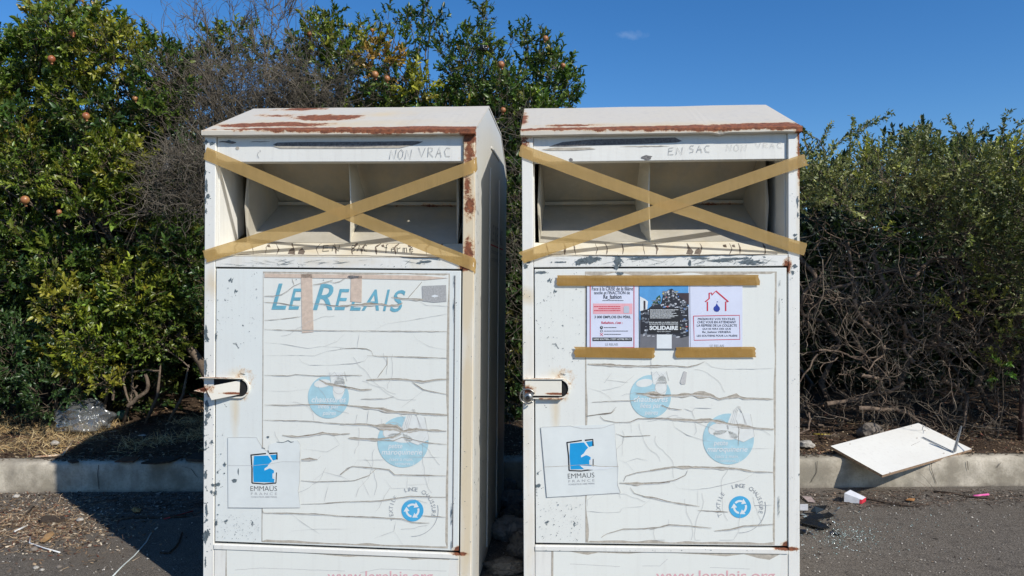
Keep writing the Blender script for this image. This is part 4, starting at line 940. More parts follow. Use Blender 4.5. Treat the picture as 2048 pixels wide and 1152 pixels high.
for li, (nm, n_, sz) in enumerate((('photo_grey_sacks', 120, 2.6), ('photo_white_sacks', 70, 1.8), ('photo_blue_sacks', 10, 2.4), ('photo_red_sacks', 6, 1.7), ('photo_yellow_sacks', 4, 1.8))):
    d = ly(-.00384 - .00003 * li)
    for _ in range(n_):
        yy = rr.uniform(582, 672); half = 8 + (yy - 580) * .9; x = rr.uniform(max(1283, 1343 - half * 1.3), min(1376, 1346 + half * .85)); d.blob(x, yy, sz * rr.uniform(.5, 1.5), sz * rr.uniform(.4, .9), .4, 7)
    if 'white' in nm:
        for _ in range(9): d.blob(rr.uniform(1296, 1376), 673 + rr.uniform(-3, 3), 3, 1.2, .4, 7)
    d.build(nm, simple(nm, cols[nm], .5), r2)
d = ly(-.0043); d.quad(1298, 616, 1360, 666); d.build('photo_text_box', M['black'], r2)
d = ly(-.0046)
for k in range(8): scrib(d, 1300, 619 + k * 2.35, 1357 - (k * 7 % 17), 1.0, 20 + k, .5)
d.text('POUR SAUVER LA FILI\u00c8RE TEXTILE', 1298.5, 643, 1356, 646.3, 0, .02); d.text('DE COLLECTE, DE TRI ET DE VALORISATION', 1298.5, 647.2, 1356, 650, 0, .02); d.text('SOLIDAIRE', 1299, 651.5, 1356, 660, 0, .045); d.text('Signez cette p\u00e9tition', 1314, 661.5, 1341, 664.5)
d.build('poster_white_text', M['whiteink'], r2)
d = ly(-.0043); d.quad(1313.5, 669, 1343.5, 697); d.build('blank_card', M['whiteink'], r2)

r3, ly = poster([(1380, 570), (1485, 569), (1485, 695), (1381, 695)], 'white poster with a red outlined house above a boxed block of text')
d = ly(-.0038); hs_ = [(1415, 622), (1415, 603.5), (1410.5, 603.5), (1418.5, 597), (1418.5, 586), (1423, 586), (1423.5, 590), (1432, 582), (1457, 603.5), (1451.5, 603.5), (1451.5, 622)]
d.ribbon(hs_, 2.6); bx = [(1387, 632), (1479, 630.5), (1480, 678.5), (1388.5, 680.5), (1387, 632)]; d.ribbon(bx, 1.3); d.build('house_outline', M['redink'], r3)
d = ly(-.0038); d.poly([(1433.5, 606.5), (1436, 611), (1439.5, 615), (1440, 619), (1437, 623), (1433, 623.5), (1429, 622), (1427, 618), (1428, 614), (1431.5, 611)]); d.blob(1435, 603.5, 1.6, 1.1, .3, 7); d.build('blue_sack', simple('poster_blue', (.03, .06, .36), .5), r3)
d = ly(-.0038)
for k, (s_, a, b_) in enumerate((('PR\u00c9SERVEZ VOS TEXTILES', 1396, 1470), ('CHEZ VOUS EN ATTENDANT', 1395, 1472), ('LA REPRISE DE LA COLLECTE', 1394, 1474), ('QUI SE FERA D\u00c8S QUE', 1405, 1462), ('Re_fashion VERSERA', 1405, 1462), ('LES SOUTIENS POUR LA FILI\u00c8RE', 1394, 1475))):
    d.text(s_, a, 635 + k * 6.7, b_, 639.8 + k * 6.7, 0, .0)
d.build('poster_text', M['black'], r3)
d = ly(-.0038); d.text('LE RELAIS', 1420, 689, 1448, 694); d.build('poster_logo_text', M['ink_grey'], r3)
# small ghost print on the right door
d = Decal(plane_proj(BR[5], -.0008)); d.poly([(1360, 765), (1368, 742), (1374, 744), (1371, 768), (1363, 769)]); d.build('ghost_print', M['hair'], VR[0])

# ------------------------------------------------------------------ plants
def leaf_mat(name, rough=.38, trans=.22):
    t = NT(name); a = t.n('ShaderNodeAttribute'); a.attribute_name = 'tint'
    t.fin(a.outputs['Color'], rough, 0, .5)
    tl = t.n('ShaderNodeBsdfTranslucent'); c = t.mix(1.0, a.outputs['Color'], (1.5, 1.7, .7, 1), 'MULTIPLY'); t.l(c, tl.inputs[0])
    m = t.n('ShaderNodeMixShader'); m.inputs[0].default_value = trans; t.l(t.b.outputs[0], m.inputs[1]); t.l(tl.outputs[0], m.inputs[2]); t.l(m.outputs[0], t.o.inputs[0]); return t.m
M['leaf'] = leaf_mat('pomegranate_leaf'); M['leaf_small'] = leaf_mat('hedge_leaf', .5, .15)
def bark(name, a, b, sc_=35):
    t = NT(name); n = t.noise(sc_, 6, .7); n2 = t.noise(4, 3)
    c = t.mix(t.ramp(n, .32, .68), a, b); c = t.mix(t.ramp(n2, .45, .7, 0, .4), c, tuple(x * .6 for x in a)); t.bump(n, .8, .006); return t.fin(c, .9, 0, .2)
M['bark'] = bark('brown_bark', (.075, .055, .04), (.22, .17, .125)); M['deadtwig'] = bark('grey_dead_twig', (.06, .050, .038), (.22, .19, .145), 12); M['hedgebark'] = bark('dark_hedge_bark', (.05, .036, .028), (.23, .17, .125), 22)
M['thin_twig'] = bark('thin_twig', (.06, .045, .03), (.20, .155, .11), 14)

def sprig_template(nl, length, ll, lw, seed, spread=.9, fold=.25):
    """returns verts (n,3), tris (m,3), leaf index; a stem along +Z with opposite leaves"""
    r = np.random.default_rng(seed); V = []; Fs = []; LI = []
    for i in range(nl):
        h = length * (.12 + .88 * (i // 2 + r.uniform(-.2, .2)) / max(1, nl // 2)); az = (i % 2) * math.pi + (i // 2) * 1.9 + r.uniform(-.5, .5); el = r.uniform(.25, 1.15) * spread
        d = np.array([math.cos(az) * math.sin(el), math.sin(az) * math.sin(el), math.cos(el)])
        s = np.cross(d, [0, 0, 1.0]); s /= np.linalg.norm(s) + 1e-9; s = s * math.cos(.5 * r.normal()) + np.cross(d, s) * math.sin(.5 * r.normal()); n = np.cross(s, d)
        L_ = ll * r.uniform(.65, 1.2); w_ = lw * r.uniform(.8, 1.2); p0 = np.array([0, 0, h]); b = len(V)
        V += [p0, p0 + d * L_ * .38 + s * w_ / 2 + n * w_ * fold, p0 + d * L_ * .72 + s * w_ * .34 + n * w_ * fold * .5, p0 + d * L_ - n * L_ * .12, p0 + d * L_ * .72 - s * w_ * .34 + n * w_ * fold * .5, p0 + d * L_ * .38 - s * w_ / 2 + n * w_ * fold, p0 + d * L_ * .5]
        Fs += [(b, b + 1, b + 6), (b + 6, b + 1, b + 2), (b + 6, b + 2, b + 3), (b, b + 6, b + 5), (b + 5, b + 6, b + 4), (b + 4, b + 6, b + 3)]; LI += [i] * 7
    return np.array(V), np.array(Fs), np.array(LI)
def sprig_simple(nl, length, ll, lw, seed, spread=.9):
    r = np.random.default_rng(seed); V = []; Fs = []; LI = []
    for i in range(nl):
        h = length * (.1 + .9 * (i // 2) / max(1, nl // 2)); az = r.uniform(0, 6.28); el = r.uniform(.25, 1.3) * spread
        d = np.array([math.cos(az) * math.sin(el), math.sin(az) * math.sin(el), math.cos(el)]); s = np.cross(d, r.normal(size=3)); s /= np.linalg.norm(s) + 1e-9; n = np.cross(s, d)
        L_ = ll * r.uniform(.65, 1.2); w_ = lw * r.uniform(.8, 1.2); p0 = np.array([0, 0, h]); b = len(V)
        V += [p0, p0 + d * L_ * .5 + s * w_ / 2 + n * w_ * .2, p0 + d * L_, p0 + d * L_ * .5 - s * w_ / 2 + n * w_ * .2]; Fs += [(b, b + 1, b + 2), (b, b + 2, b + 3)]; LI += [i] * 4
    return np.array(V), np.array(Fs), np.array(LI)

def rot_to(D, r):
    """rotation matrices taking +Z to each row of D, with random spin"""
    n = len(D); z = D / np.linalg.norm(D, axis=1, keepdims=True); a = r.normal(size=(n, 3)); x = np.cross(a, z); x /= np.linalg.norm(x, axis=1, keepdims=True); y = np.cross(z, x)
    return np.stack([x, y, z], axis=2)
def scatter(templates, P, D, S, Cc, r, jitter=.18):
    Vs = []; Fs = []; Cs = []; off = 0; n = len(P); which = r.integers(0, len(templates), n); Rm = rot_to(D, r)
    for k, (tv, tf, li) in enumerate(templates):
        id_ = np.where(which == k)[0]
        if not len(id_): continue
        V = np.einsum('nij,vj->nvi', Rm[id_], tv) * S[id_][:, None, None] + P[id_][:, None, :]
        m, nv = V.shape[:2]
        F_ = (tf[None] + (np.arange(m) * nv)[:, None, None] + off).reshape(-1, tf.shape[1])
        nl = li.max() + 1; lj = r.normal(1, jitter, size=(m, nl))[:, li]
        Cl = np.clip(Cc[id_][:, None, :] * lj[:, :, None], .004, .9)
        Vs.append(V.reshape(-1, 3)); Fs.append(F_); Cs.append(Cl.reshape(-1, 3)); off += m * nv
    return np.vstack(Vs), np.vstack(Fs), np.vstack(Cs)

def crown(name, blobs, templates, dens, palette, mat, parent, seed, up=.6, size=(.6, 1.35), shell=.6, stemlen=.1, twigmat=None):
    """blobs: (centre, radius, palette index or None, density factor)"""
    r = np.random.default_rng(seed); P = []; D = []; Cc = []
    for c, rad, pi, df in blobs:
        rad = np.array(rad if hasattr(rad, '__len__') else (rad, rad, rad)); vol = rad.prod(); n = max(4, int(dens * df * (rad.mean() ** 2)))
        u = r.normal(size=(n, 3)); u /= np.linalg.norm(u, axis=1, keepdims=True); q = shell + (1 - shell) * r.random(n) ** .6
        p = np.array(c) + u * q[:, None] * rad; d = u * .9 + r.normal(size=(n, 3)) * .45 + np.array([0, -.15, up])
        P.append(p); D.append(d); base = np.array(palette[pi if pi is not None else r.integers(len(palette))])
        # every sprig its own leaf colour, drifting around its bough's
        alt = np.array(palette)[r.integers(len(palette), size=n)]; k = r.random(n)[:, None] * .35
        Cc.append((base * (1 - k) + alt * k) * r.lognormal(0, .22, size=(n, 1)))
    P = np.vstack(P); D = np.vstack(D); Cc = np.vstack(Cc); S = r.uniform(*size, len(P))
    V, Fc, Cl = scatter(templates, P, D, S, Cc, r)
    me = mesh_np(name, V, Fc, Cl); o = link(name, me, mat, parent)
    if twigmat:
        z = D / np.linalg.norm(D, axis=1, keepdims=True); tv, tf = [], []
        a = P - z * .05; b = P + z * (stemlen * S)[:, None]; strands(name.replace('crown', 'twigs') if 'crown' in name else 'twigs', np.stack([a, b], 1), np.stack([np.full(len(P), .0024), np.full(len(P), .0010)], 1), twigmat, parent)
    return o
def strands(name, pts, rad, mat, parent=None, sides=3):
    """pts (n,k,3) polylines, rad (n,k) radii -> one mesh of prisms"""
    n, k, _ = pts.shape; t = np.gradient(pts, axis=1); t /= np.linalg.norm(t, axis=2, keepdims=True) + 1e-9
    ref = np.tile(np.array([.31, .52, .79]), (n, k, 1)); a = np.cross(t, ref); a /= np.linalg.norm(a, axis=2, keepdims=True) + 1e-9; b = np.cross(t, a)
    an = np.arange(sides) * 2 * math.pi / sides
    V = pts[:, :, None, :] + rad[:, :, None, None] * (a[:, :, None, :] * np.cos(an)[None, None, :, None] + b[:, :, None, :] * np.sin(an)[None, None, :, None])
    V = V.reshape(-1, 3); base = (np.arange(n) * k * sides)[:, None, None]; i = (np.arange(k - 1) * sides)[None, :, None]; j = np.arange(sides)[None, None, :]; j2 = (j + 1) % sides
    Fq = np.stack([base + i + j, base + i + j2, base + i + sides + j2, base + i + sides + j], axis=-1).reshape(-1, 4)
    me = mesh_np(name, V, Fq); o = link(name, me, mat, parent)
    if n > 1: o['kind'] = 'stuff'
    return o

def wander(p, d, L_, k, bend, r, grav=0.0):
    pts = [np.array(p, float)]; d = np.array(d, float); d /= np.linalg.norm(d)
    for _ in range(k - 1):
        d = d + r.normal(size=3) * bend + np.array([0, 0, grav]); d /= np.linalg.norm(d); pts.append(pts[-1] + d * L_ / (k - 1))
    return np.array(pts), d

def at(px, py, y): v = on_y(px, py, y); return (v.x, v.y, v.z)
PXM = lambda y: y / F_PX     # metres per photo pixel at depth y

GY = [(.175, .215, .022), (.105, .16, .022), (.058, .11, .020), (.034, .075, .020), (.25, .24, .03), (.33, .19, .035)]   # yellow-green .. dark, last ones turning
TP = [sprig_template(12, .105, .045, .0185, s) for s in range(5)] + [sprig_template(8, .07, .040, .017, s) for s in (11, 12)]
TB = [sprig_simple(10, .14, .085, .034, s) for s in range(4)]
TS = [sprig_template(16, .13, .030, .0125, s + 30, .95, .15) for s in range(5)]

def fruit_set(parent, spots, seed):
    rr = random.Random(seed)
    for (px, py, y, rad) in spots:
        c = Vector(at(px, py, y)); b = MB(); n = 14
        prof = [(0.02, 1.0), (.35, .95), (.72, .72), (.96, .3), (1.0, 0), (.93, -.38), (.68, -.76), (.36, -.97), (.24, -1.12), (.30, -1.42), (.36, -1.5), (.2, -1.3), (0.02, -1.1)]
        ax = Vector((rr.uniform(-.3, .3), rr.uniform(-.4, .2), 1)).normalized().to_track_quat('Z', 'Y').to_matrix()
        V = []
        for q, z in prof:
            for i in range(n):
                k = (1 + .15 * (i % 2)) if z < -1.3 else 1; V.append(c + ax @ Vector((q * k * rad * math.cos(6.2832 * i / n), q * k * rad * math.sin(6.2832 * i / n), z * rad * (1.0 if z > -1.3 or i % 2 else .93))))
        Fs = [(j * n + i, j * n + (i + 1) % n, (j + 1) * n + (i + 1) % n, (j + 1) * n + i) for j in range(len(prof) - 1) for i in range(n)]
        b.add(V, Fs); b.build('pomegranate_fruit', M['fruit'], parent, True)
t = NT('pomegranate_skin'); M['fruit'] = t.fin(t.mix(t.ramp(t.noise(22, 4, .6), .35, .65), (.27, .07, .03), (.40, .20, .07)), .38, 0, .5)

def jitter_blobs(region, y_rng, step, rad, seed, pal=None, skip=(), df=1.0, sink=0.0):
    """region: polygon test function on photo pixels"""
    rr = random.Random(seed); out = []
    (x0, x1, y0, y1), test = region
    y = y0
    while y < y1:
        x = x0 + rr.uniform(0, step)
        while x < x1:
            px, py = x + rr.uniform(-.4, .4) * step, y + rr.uniform(-.4, .4) * step
            if rr.random() > .13 and test(px, py) and not any(a < px < c and b < py < d for a, b, c, d in skip):
                dy = rr.uniform(*y_rng); out.append((at(px, py, dy), rad * rr.uniform(.75, 1.25) * PXM(dy), pal(px, py, rr) if pal else None, df))
            x += step
        y += step
    return out

# ---- left pomegranate
def top_left(px):
    K = [(-400, 150), (-100, 90), (0, 95), (30, 60), (60, 75), (75, 15), (110, -20), (165, -5), (175, 40), (245, 55), (260, 85), (320, 100), (345, 125), (420, 170), (520, 200)]
    for (a, b), (c, d) in zip(K[:-1], K[1:]):
        if a <= px <= c: return b + (d - b) * (px - a) / (c - a)
    return 200
def pal_left(px, py, rr):
    v = rr.random()
    if py < 230 and px < 260: return 0 if v < .45 else (1 if v < .8 else 4)
    if 90 < py < 520 and px > 180 and not (300 < py < 480 and px < 290): return 3 if v < .5 else 2 if v < .85 else 1
    if 300 < py < 470: return 0 if v < .4 else 1 if v < .75 else 4 if v < .85 else 2
    if 560 < py < 760 and 80 < px < 320: return 0 if v < .35 else 4 if v < .6 else 1
    return rr.choice([1, 2, 2, 3])
tl = empty('pomegranate_tree', (-2.45, 6.35, .22)); tag(tl, 'tall leafy pomegranate tree at the left edge with a slanting trunk and lit yellow-green boughs', 'tree', 'pomegranate trees behind the kerb')
def toloc(blobs, o): return [((c[0] - o[0], c[1] - o[1], c[2] - o[2]), r_, p, d) for c, r_, p, d in blobs]
skips = [(100, 395, 190, 440), (95, 455, 245, 505), (0, 545, 110, 640), (250, 700, 330, 800), (0, 590, 60, 660), (280, 420, 330, 500), (130, 500, 220, 560)]
F1 = jitter_blobs(((-380, 430, -20, 640), lambda x, y: y > top_left(x) + 38), (5.5, 5.95), 76, 46, 1, pal_left, skips, 1.0)
F2 = jitter_blobs(((-380, 480, 0, 700), lambda x, y: y > top_left(x) + 45), (6.35, 6.95), 80, 58, 2, lambda a, b, r_: r_.choice([1, 2, 3, 3]), (), .8)
F3 = jitter_blobs(((60, 330, 560, 740), lambda x, y: True), (5.6, 5.85), 62, 42, 3, pal_left, [(60, 560, 110, 600), (245, 700, 330, 760)], 1.0)
F4 = [(at(x, y, d), rr_ * PXM(d), p, 1.2) for x, y, rr_, d, p in ((95, 25, 34, 5.8, 4), (150, 18, 30, 5.8, 0), (120, 60, 45, 5.8, 0), (85, 100, 40, 5.75, 1), (185, 55, 26, 5.9, 5), (215, 80, 40, 5.8, 1), (170, 110, 48, 5.7, 0), (30, 130, 45, 5.9, 1), (250, 95, 30, 5.9, 0), (193, 30, 14, 5.9, 3), (224, 50, 10, 5.9, 3), (293, 72, 12, 6.1, 3), (300, 105, 28, 6.1, 1),
     (230, 330, 40, 5.5, 0), (262, 318, 26, 5.45, 4), (150, 370, 45, 5.5, 0), (60, 340, 45, 5.5, 1), (40, 290, 30, 5.5, 4), (190, 430, 38, 5.5, 1), (245, 405, 35, 5.55, 0), (130, 610, 40, 5.55, 4), (170, 690, 45, 5.5, 0), (215, 650, 35, 5.6, 1), (150, 730, 30, 5.5, 4), (210, 760, 24, 5.5, 4), (270, 680, 30, 5.65, 1))]
F5 = jitter_blobs(((300, 440, 330, 800), lambda x, y: True), (6.0, 6.4), 62, 44, 5, lambda a, b, r_: r_.choice([2, 3, 3]), [(330, 620, 410, 800)], .9)
bl = toloc(F1 + F2 + F3 + F4 + F5, tl.location)
crown('crown', bl, TP, 2300, GY, M['leaf'], tl, 11, twigmat=M['thin_twig'])
FL = bl
def boughs(root, blobs, src, seed, r0=.022, mat=None, frac=.6):
    rr = np.random.default_rng(seed); pts = []; rad = []
    for c, r_, p, d in blobs:
        if rr.random() > frac: continue
        s = np.array(src[rr.integers(len(src))]); c = np.array(c); mid = (s + c) / 2 + rr.normal(size=3) * .12 + np.array([0, 0, -.05]); k = 9; q = np.linspace(0, 1, k)[:, None]
        P = (1 - q) ** 2 * s + 2 * q * (1 - q) * mid + q ** 2 * c; P[1:-1] += rr.normal(size=(k - 2, 3)) * .018; pts.append(P); rad.append(np.linspace(r0 * rr.uniform(.4, 1), .003, k))
    return strands('boughs', np.array(pts), np.array(rad), mat or M['bark'], root, 5)
trunk_px = [(438, 800, 5.95), (401, 724, 5.95), (355, 662, 5.9), (317, 605, 5.9), (267, 556, 5.85), (237, 502, 5.9), (205, 440, 6.0), (180, 330, 6.1)]
tp = [Vector(at(*q)) - tl.location for q in trunk_px]
b = MB(); b.tube([tp[0] + Vector((.12, 0, -.42))] + tp, [.05, .042, .036, .034, .031, .028, .026, .02, .012], 9); b.build('trunk', M['bark'], tl, True)
stems = [(-2.0, 6.3), (-3.1, 6.4), (-3.7, 6.2)]
for sx, sy in stems:
    b = MB(); x = sx - tl.location.x; y = sy - tl.location.y; b.mi = 0
    b.tube([(x, y, -.06), (x + .05, y + .04, .5), (x - .06, y, 1.0), (x + .03, y + .1, 1.6), (x, y, 2.3)], [.05, .042, .036, .026, .01], 8); b.build('trunk', M['bark'], tl, True)

boughs(tl, bl, [tuple(p) for p in tp[3:]] + [(sx - tl.location.x + .02, sy - tl.location.y, h) for sx, sy in stems for h in (.5, 1.0, 1.5)], 5, .016)
fruit_set(tl, [], 3)
for (px, py, y, rd) in [(172, 232, 5.25, .026), (103, 118, 5.5, .027), (50, 400, 5.2, .030), (145, 66, 5.5, .024), (270, 197, 5.6, .02), (118, 424, 5.3, .018)]:
    pass
def fruits(root, spots, seed):
    n0 = len(C.objects)
    fruit_set(root, spots, seed)
    for o_ in [o_ for o_ in C.objects if o_.parent == root and o_.name.startswith('pomegranate_fruit') and not o_.get('_f')]:
        o_.location = -Vector(root.location); o_['_f'] = 1
fruits(tl, [(172, 232, 5.2, .026), (103, 118, 5.45, .027), (50, 400, 5.15, .030), (145, 66, 5.45, .024), (270, 197, 5.5, .02), (118, 424, 5.2, .018)], 3)

# low clipped-looking shrub in front at the left edge
sh = empty('evergreen_shrub', (-3.3, 5.75, .2)); tag(sh, 'low dense dark green shrub in the lower left corner beside the plastic sack', 'shrub')
S1 = jitter_blobs(((-420, 130, 665, 835), lambda x, y: True), (5.45, 5.8), 58, 44, 21, lambda a, b_, r_: r_.choice([2, 3, 3]), (), 1.1)
crown('crown', toloc(S1, sh.location), [sprig_template(14, .10, .036, .014, s + 60) for s in range(4)], 1900, [(.10, .13, .025), (.07, .11, .025), (.05, .095, .025), (.035, .075, .022)], M['leaf'], sh, 22, twigmat=M['thin_twig'])
for i in range(7): b = MB(); b.tube([(-.5 + .17 * i, .1, -.05), (-.5 + .2 * i, .05, .25), (-.55 + .22 * i, 0, .5)], [.016, .012, .005], 6); b.build('trunk', M['bark'], sh, True)

# ---- middle pomegranate
tm = empty('pomegranate_tree', (-.45, 6.6, .22)); tag(tm, 'fruiting pomegranate tree rising against the sky behind the roof of the left bin', 'tree', 'pomegranate trees behind the kerb')
def pal_mid(px, py, rr):
    v = rr.random()
    if px < 860 and py > 100: return 1 if v < .35 else 0 if v < .5 else 2 if v < .9 else 4
    return 2 if v < .5 else 1 if v < .75 else 3
def top_mid(x):
    K = [(560, 210), (612, 70), (640, 50), (700, 75), (770, 110), (860, 130), (900, 120), (960, 90), (1010, 110), (1070, 95), (1110, 130), (1150, 220), (1180, 420)]
    for (a, b_), (c, d) in zip(K[:-1], K[1:]):
        if a <= x <= c: return b_ + (d - b_) * (x - a) / (c - a)
    return 999
MBL = jitter_blobs(((600, 1150, 40, 480), lambda x, y: y > top_mid(x) + 36), (5.9, 6.3), 62, 42, 31, pal_mid, (), 1.0)
MBL += jitter_blobs(((610, 1120, 60, 640), lambda x, y: y > top_mid(x) + 55), (6.5, 7.0), 80, 60, 32, lambda a, b_, r_: r_.choice([2, 3]), (), .8)
MBL += [(at(x, y, 6.0), 34 * PXM(6.0), 3, 1.2) for x in (985, 1020, 1055) for y in range(500, 860, 45)]
MBL += [(at(x, y, d), r_ * PXM(d), p, df) for x, y, r_, d, p, df in ((632, 62, 26, 6.1, 1, 1.1), (655, 50, 14, 6.1, 2, 1), (645, 90, 38, 6.05, 0, 1.1), (690, 95, 36, 6.0, 1, 1.1), (630, 100, 16, 6, 0, 1), (668, 25, 9, 6.1, 2, 1), (720, 60, 12, 6.1, 2, .8), (745, 75, 20, 6.1, 4, .8), (775, 40, 14, 6.2, 3, .6), (792, 60, 16, 6.2, 3, .6), (815, 30, 14, 6.2, 3, .6), (845, 20, 16, 6.2, 3, .7), (855, 5, 12, 6.2, 3, .7), (838, 65, 20, 6.2, 3, .6), (862, 45, 12, 6.2, 3, .6), (800, 95, 24, 6.1, 1, .8), (760, 125, 34, 5.9, 5, 1), (742, 118, 22, 5.9, 4, 1),
    (965, 20, 11, 6.1, 2, 1.2), (968, 38, 13, 6.1, 2, 1.2), (962, 60, 12, 6.1, 1, 1), (955, 85, 24, 6.05, 1, 1.1), (985, 90, 16, 6.1, 1, 1), (900, 82, 16, 6.1, 3, 1), (885, 105, 20, 6.0, 2, 1), (930, 110, 26, 6.0, 2, 1), (1052, 68, 10, 6.1, 3, 1.2), (1055, 90, 16, 6.1, 2, 1.1), (1025, 85, 12, 6.1, 3, 1), (1080, 80, 9, 6.1, 3, 1), (1085, 110, 20, 6.1, 2, 1), (1105, 140, 22, 6.1, 2, 1), (1125, 170, 20, 6.2, 1, .9), (1140, 165, 9, 6.2, 3, 1), (1100, 95, 8, 6.1, 3, .8), (1140, 203, 7, 6.2, 3, 1), (1120, 200, 22, 6.2, 2, .8), (1070, 215, 30, 6.1, 2, 1), (1030, 225, 30, 6.1, 3, 1))]
mb = toloc(MBL, tm.location); crown('crown', mb, TP, 2400, GY, M['leaf'], tm, 33, twigmat=M['thin_twig'])
for dx, ex in ((-.3, -.9), (0, .1), (.35, .7)):
    b = MB(); b.tube([(dx, 0, -.06), (dx * 1.1, -.03, .6), (dx + ex * .2, -.05, 1.2), (dx + ex * .5, -.1, 1.8), (dx + ex * .7, -.1, 2.3)], [.05, .042, .034, .024, .012], 8); b.build('trunk', M['bark'], tm, True)
boughs(tm, mb, [(-.4, 0, 1.2), (-.5, 0, 1.7), (0, 0, 1.2), (.05, 0, 1.7), (.4, 0, 1.2), (.6, 0, 1.6), (-.8, 0, 2.0)], 7, .014, None, .8)
# thin shoots standing clear of the crown
def shoots(root, data, seed, tmpl, palette, mat, every=.05, size=1.0, barkm=None, r0=.006):
    r = np.random.default_rng(seed); P = []; D = []; pts = []; rad = []
    for pxs, y in data:
        q = np.array([at(a, b_, y) for a, b_ in pxs]) - np.array(root.location); k = 10; L_ = np.concatenate([[0], np.cumsum(np.linalg.norm(np.diff(q, axis=0), axis=1))]); s = np.linspace(0, L_[-1], k)
        path = np.stack([np.interp(s, L_, q[:, i]) for i in range(3)], 1); pts.append(path); rad.append(np.linspace(r0, .0015, k))
        for d_ in np.arange(every * .5, L_[-1], every):
            p = np.array([np.interp(d_, L_, q[:, i]) for i in range(3)]); t_ = np.array([np.interp(min(d_ + .03, L_[-1]), L_, q[:, i]) for i in range(3)]) - p
            for _ in range(2): P.append(p); D.append(t_ / (np.linalg.norm(t_) + 1e-6) + r.normal(size=3) * .55)
    P = np.array(P); D = np.array(D) + 1e-6; Cc = np.array(palette)[r.integers(len(palette), size=len(P))] * r.lognormal(0, .2, size=(len(P), 1))
    V, Fc, Cl = scatter(tmpl, P, D, np.full(len(P), size) * r.uniform(.7, 1.2, len(P)), Cc, r); link('shoot_leaves', mesh_np('shoot_leaves', V, Fc, Cl), mat, root)
    strands('shoots', np.array(pts), np.array(rad), barkm or M['thin_twig'], root, 4)
TSS = [sprig_template(4, .04, .05, .016, s + 80) for s in range(4)]
shoots(tm, [([(780, 150), (770, 90), (748, 20)], 6.2), ([(800, 140), (815, 70), (812, 10)], 6.2), ([(830, 140), (845, 60), (852, -10)], 6.2), ([(850, 110), (862, 60), (860, 20)], 6.2), ([(965, 120), (966, 60), (968, 8)], 6.1), ([(1052, 140), (1056, 90), (1050, 60)], 6.1), ([(1085, 130), (1100, 90)], 6.1), ([(1110, 180), (1130, 140), (1150, 152)], 6.2), ([(1100, 215), (1135, 208), (1152, 198)], 6.2), ([(640, 60), (628, 30)], 6.1), ([(676, 60), (672, 15)], 6.1)], 8, TSS, GY[1:4], M['leaf'], .045)
shoots(tl, [([(293, 120), (294, 60)], 6.1), ([(224, 90), (222, 42)], 5.9), ([(193, 60), (192, 20)], 5.9), ([(60, 140), (60, 62)], 6.0)], 9, TSS, GY[1:4], M['leaf'], .045)
fruits(tm, [(750, 149, 5.6, .027), (774, 157, 5.6, .023), (1002, 129, 5.7, .027), (1091, 77, 6.0, .024), (1126, 131, 6.0, .021), (1006, 220, 5.6, .022), (619, 68, 5.9, .02), (744, 60, 5.9, .016), (972, 95, 6.0, .02)], 4)

# ---- green growth behind the dead shrub + tall back hedge that closes the view
hb = empty('background_bush', (-1.6, 7.1, .25)); tag(hb, 'leafy green bush showing through the dead grey twigs between both pomegranate trees', 'bush')
HB = jitter_blobs(((330, 640, 90, 700), lambda x, y: y > 110 + abs(x - 470) * .25), (6.5, 7.0), 60, 44, 41, lambda a, b_, r_: r_.choice([1, 2, 2, 3]), (), .9)
HB += [(at(x, y, 6.5), r_ * PXM(6.5), p, 1.0) for x, y, r_, p in ((435, 90, 26, 1), (470, 75, 22, 0), (495, 80, 28, 1), (560, 110, 22, 2), (520, 110, 30, 2), (400, 110, 22, 3), (430, 130, 30, 1), (600, 130, 20, 3), (575, 95, 12, 2))]
crown('crown', toloc(HB, hb.location), TP, 1900, GY, M['leaf'], hb, 42, twigmat=M['thin_twig'])
for i in range(5): b = MB(); b.tube([(-.6 + .3 * i, 0, -.05), (-.65 + .32 * i, .03, .9), (-.6 + .3 * i, 0, 1.9)], [.03, .024, .01], 6); b.build('trunk', M['bark'], hb, True)
bk = empty('back_hedge', (0, 8.0, .2)); tag(bk, 'deep dark hedge filling the shade behind the bins and both trees', 'hedge')
def back_top(x):
    K = [(-700, 160), (0, 190), (330, 260), (600, 240), (980, 260), (1130, 330), (1250, 420), (1590, 320), (1700, 300), (1800, 280), (2100, 270), (2700, 270)]
    for (a, c), (d, e) in zip(K[:-1], K[1:]):
        if a <= x <= d: return c + (e - c) * (x - a) / (d - a)
    return 400
BK = jitter_blobs(((-500, 2500, 150, 900), lambda x, y: y > back_top(x) + 60), (7.3, 8.3), 80, 88, 51, lambda a, b_, r_: r_.choice([0, 1, 1]), (), 1.0)
BK += jitter_blobs(((-500, 2500, 200, 900), lambda x, y: y > back_top(x) + 90), (8.6, 9.4), 80, 92, 52, lambda a, b_, r_: r_.choice([0, 1, 1]), (), 1.0)
crown('crown', toloc(BK, bk.location), TB, 600, [(.032, .055, .018), (.022, .040, .015)], M['leaf_small'], bk, 53, shell=.2)
for i in range(16): b = MB(); b.tube([(-4.5 + .6 * i, 0, -.05), (-4.45 + .6 * i, .03, .9), (-4.5 + .6 * i, 0, 1.4)], [.04, .03, .014], 6); b.build('trunk', M['bark'], bk, True)

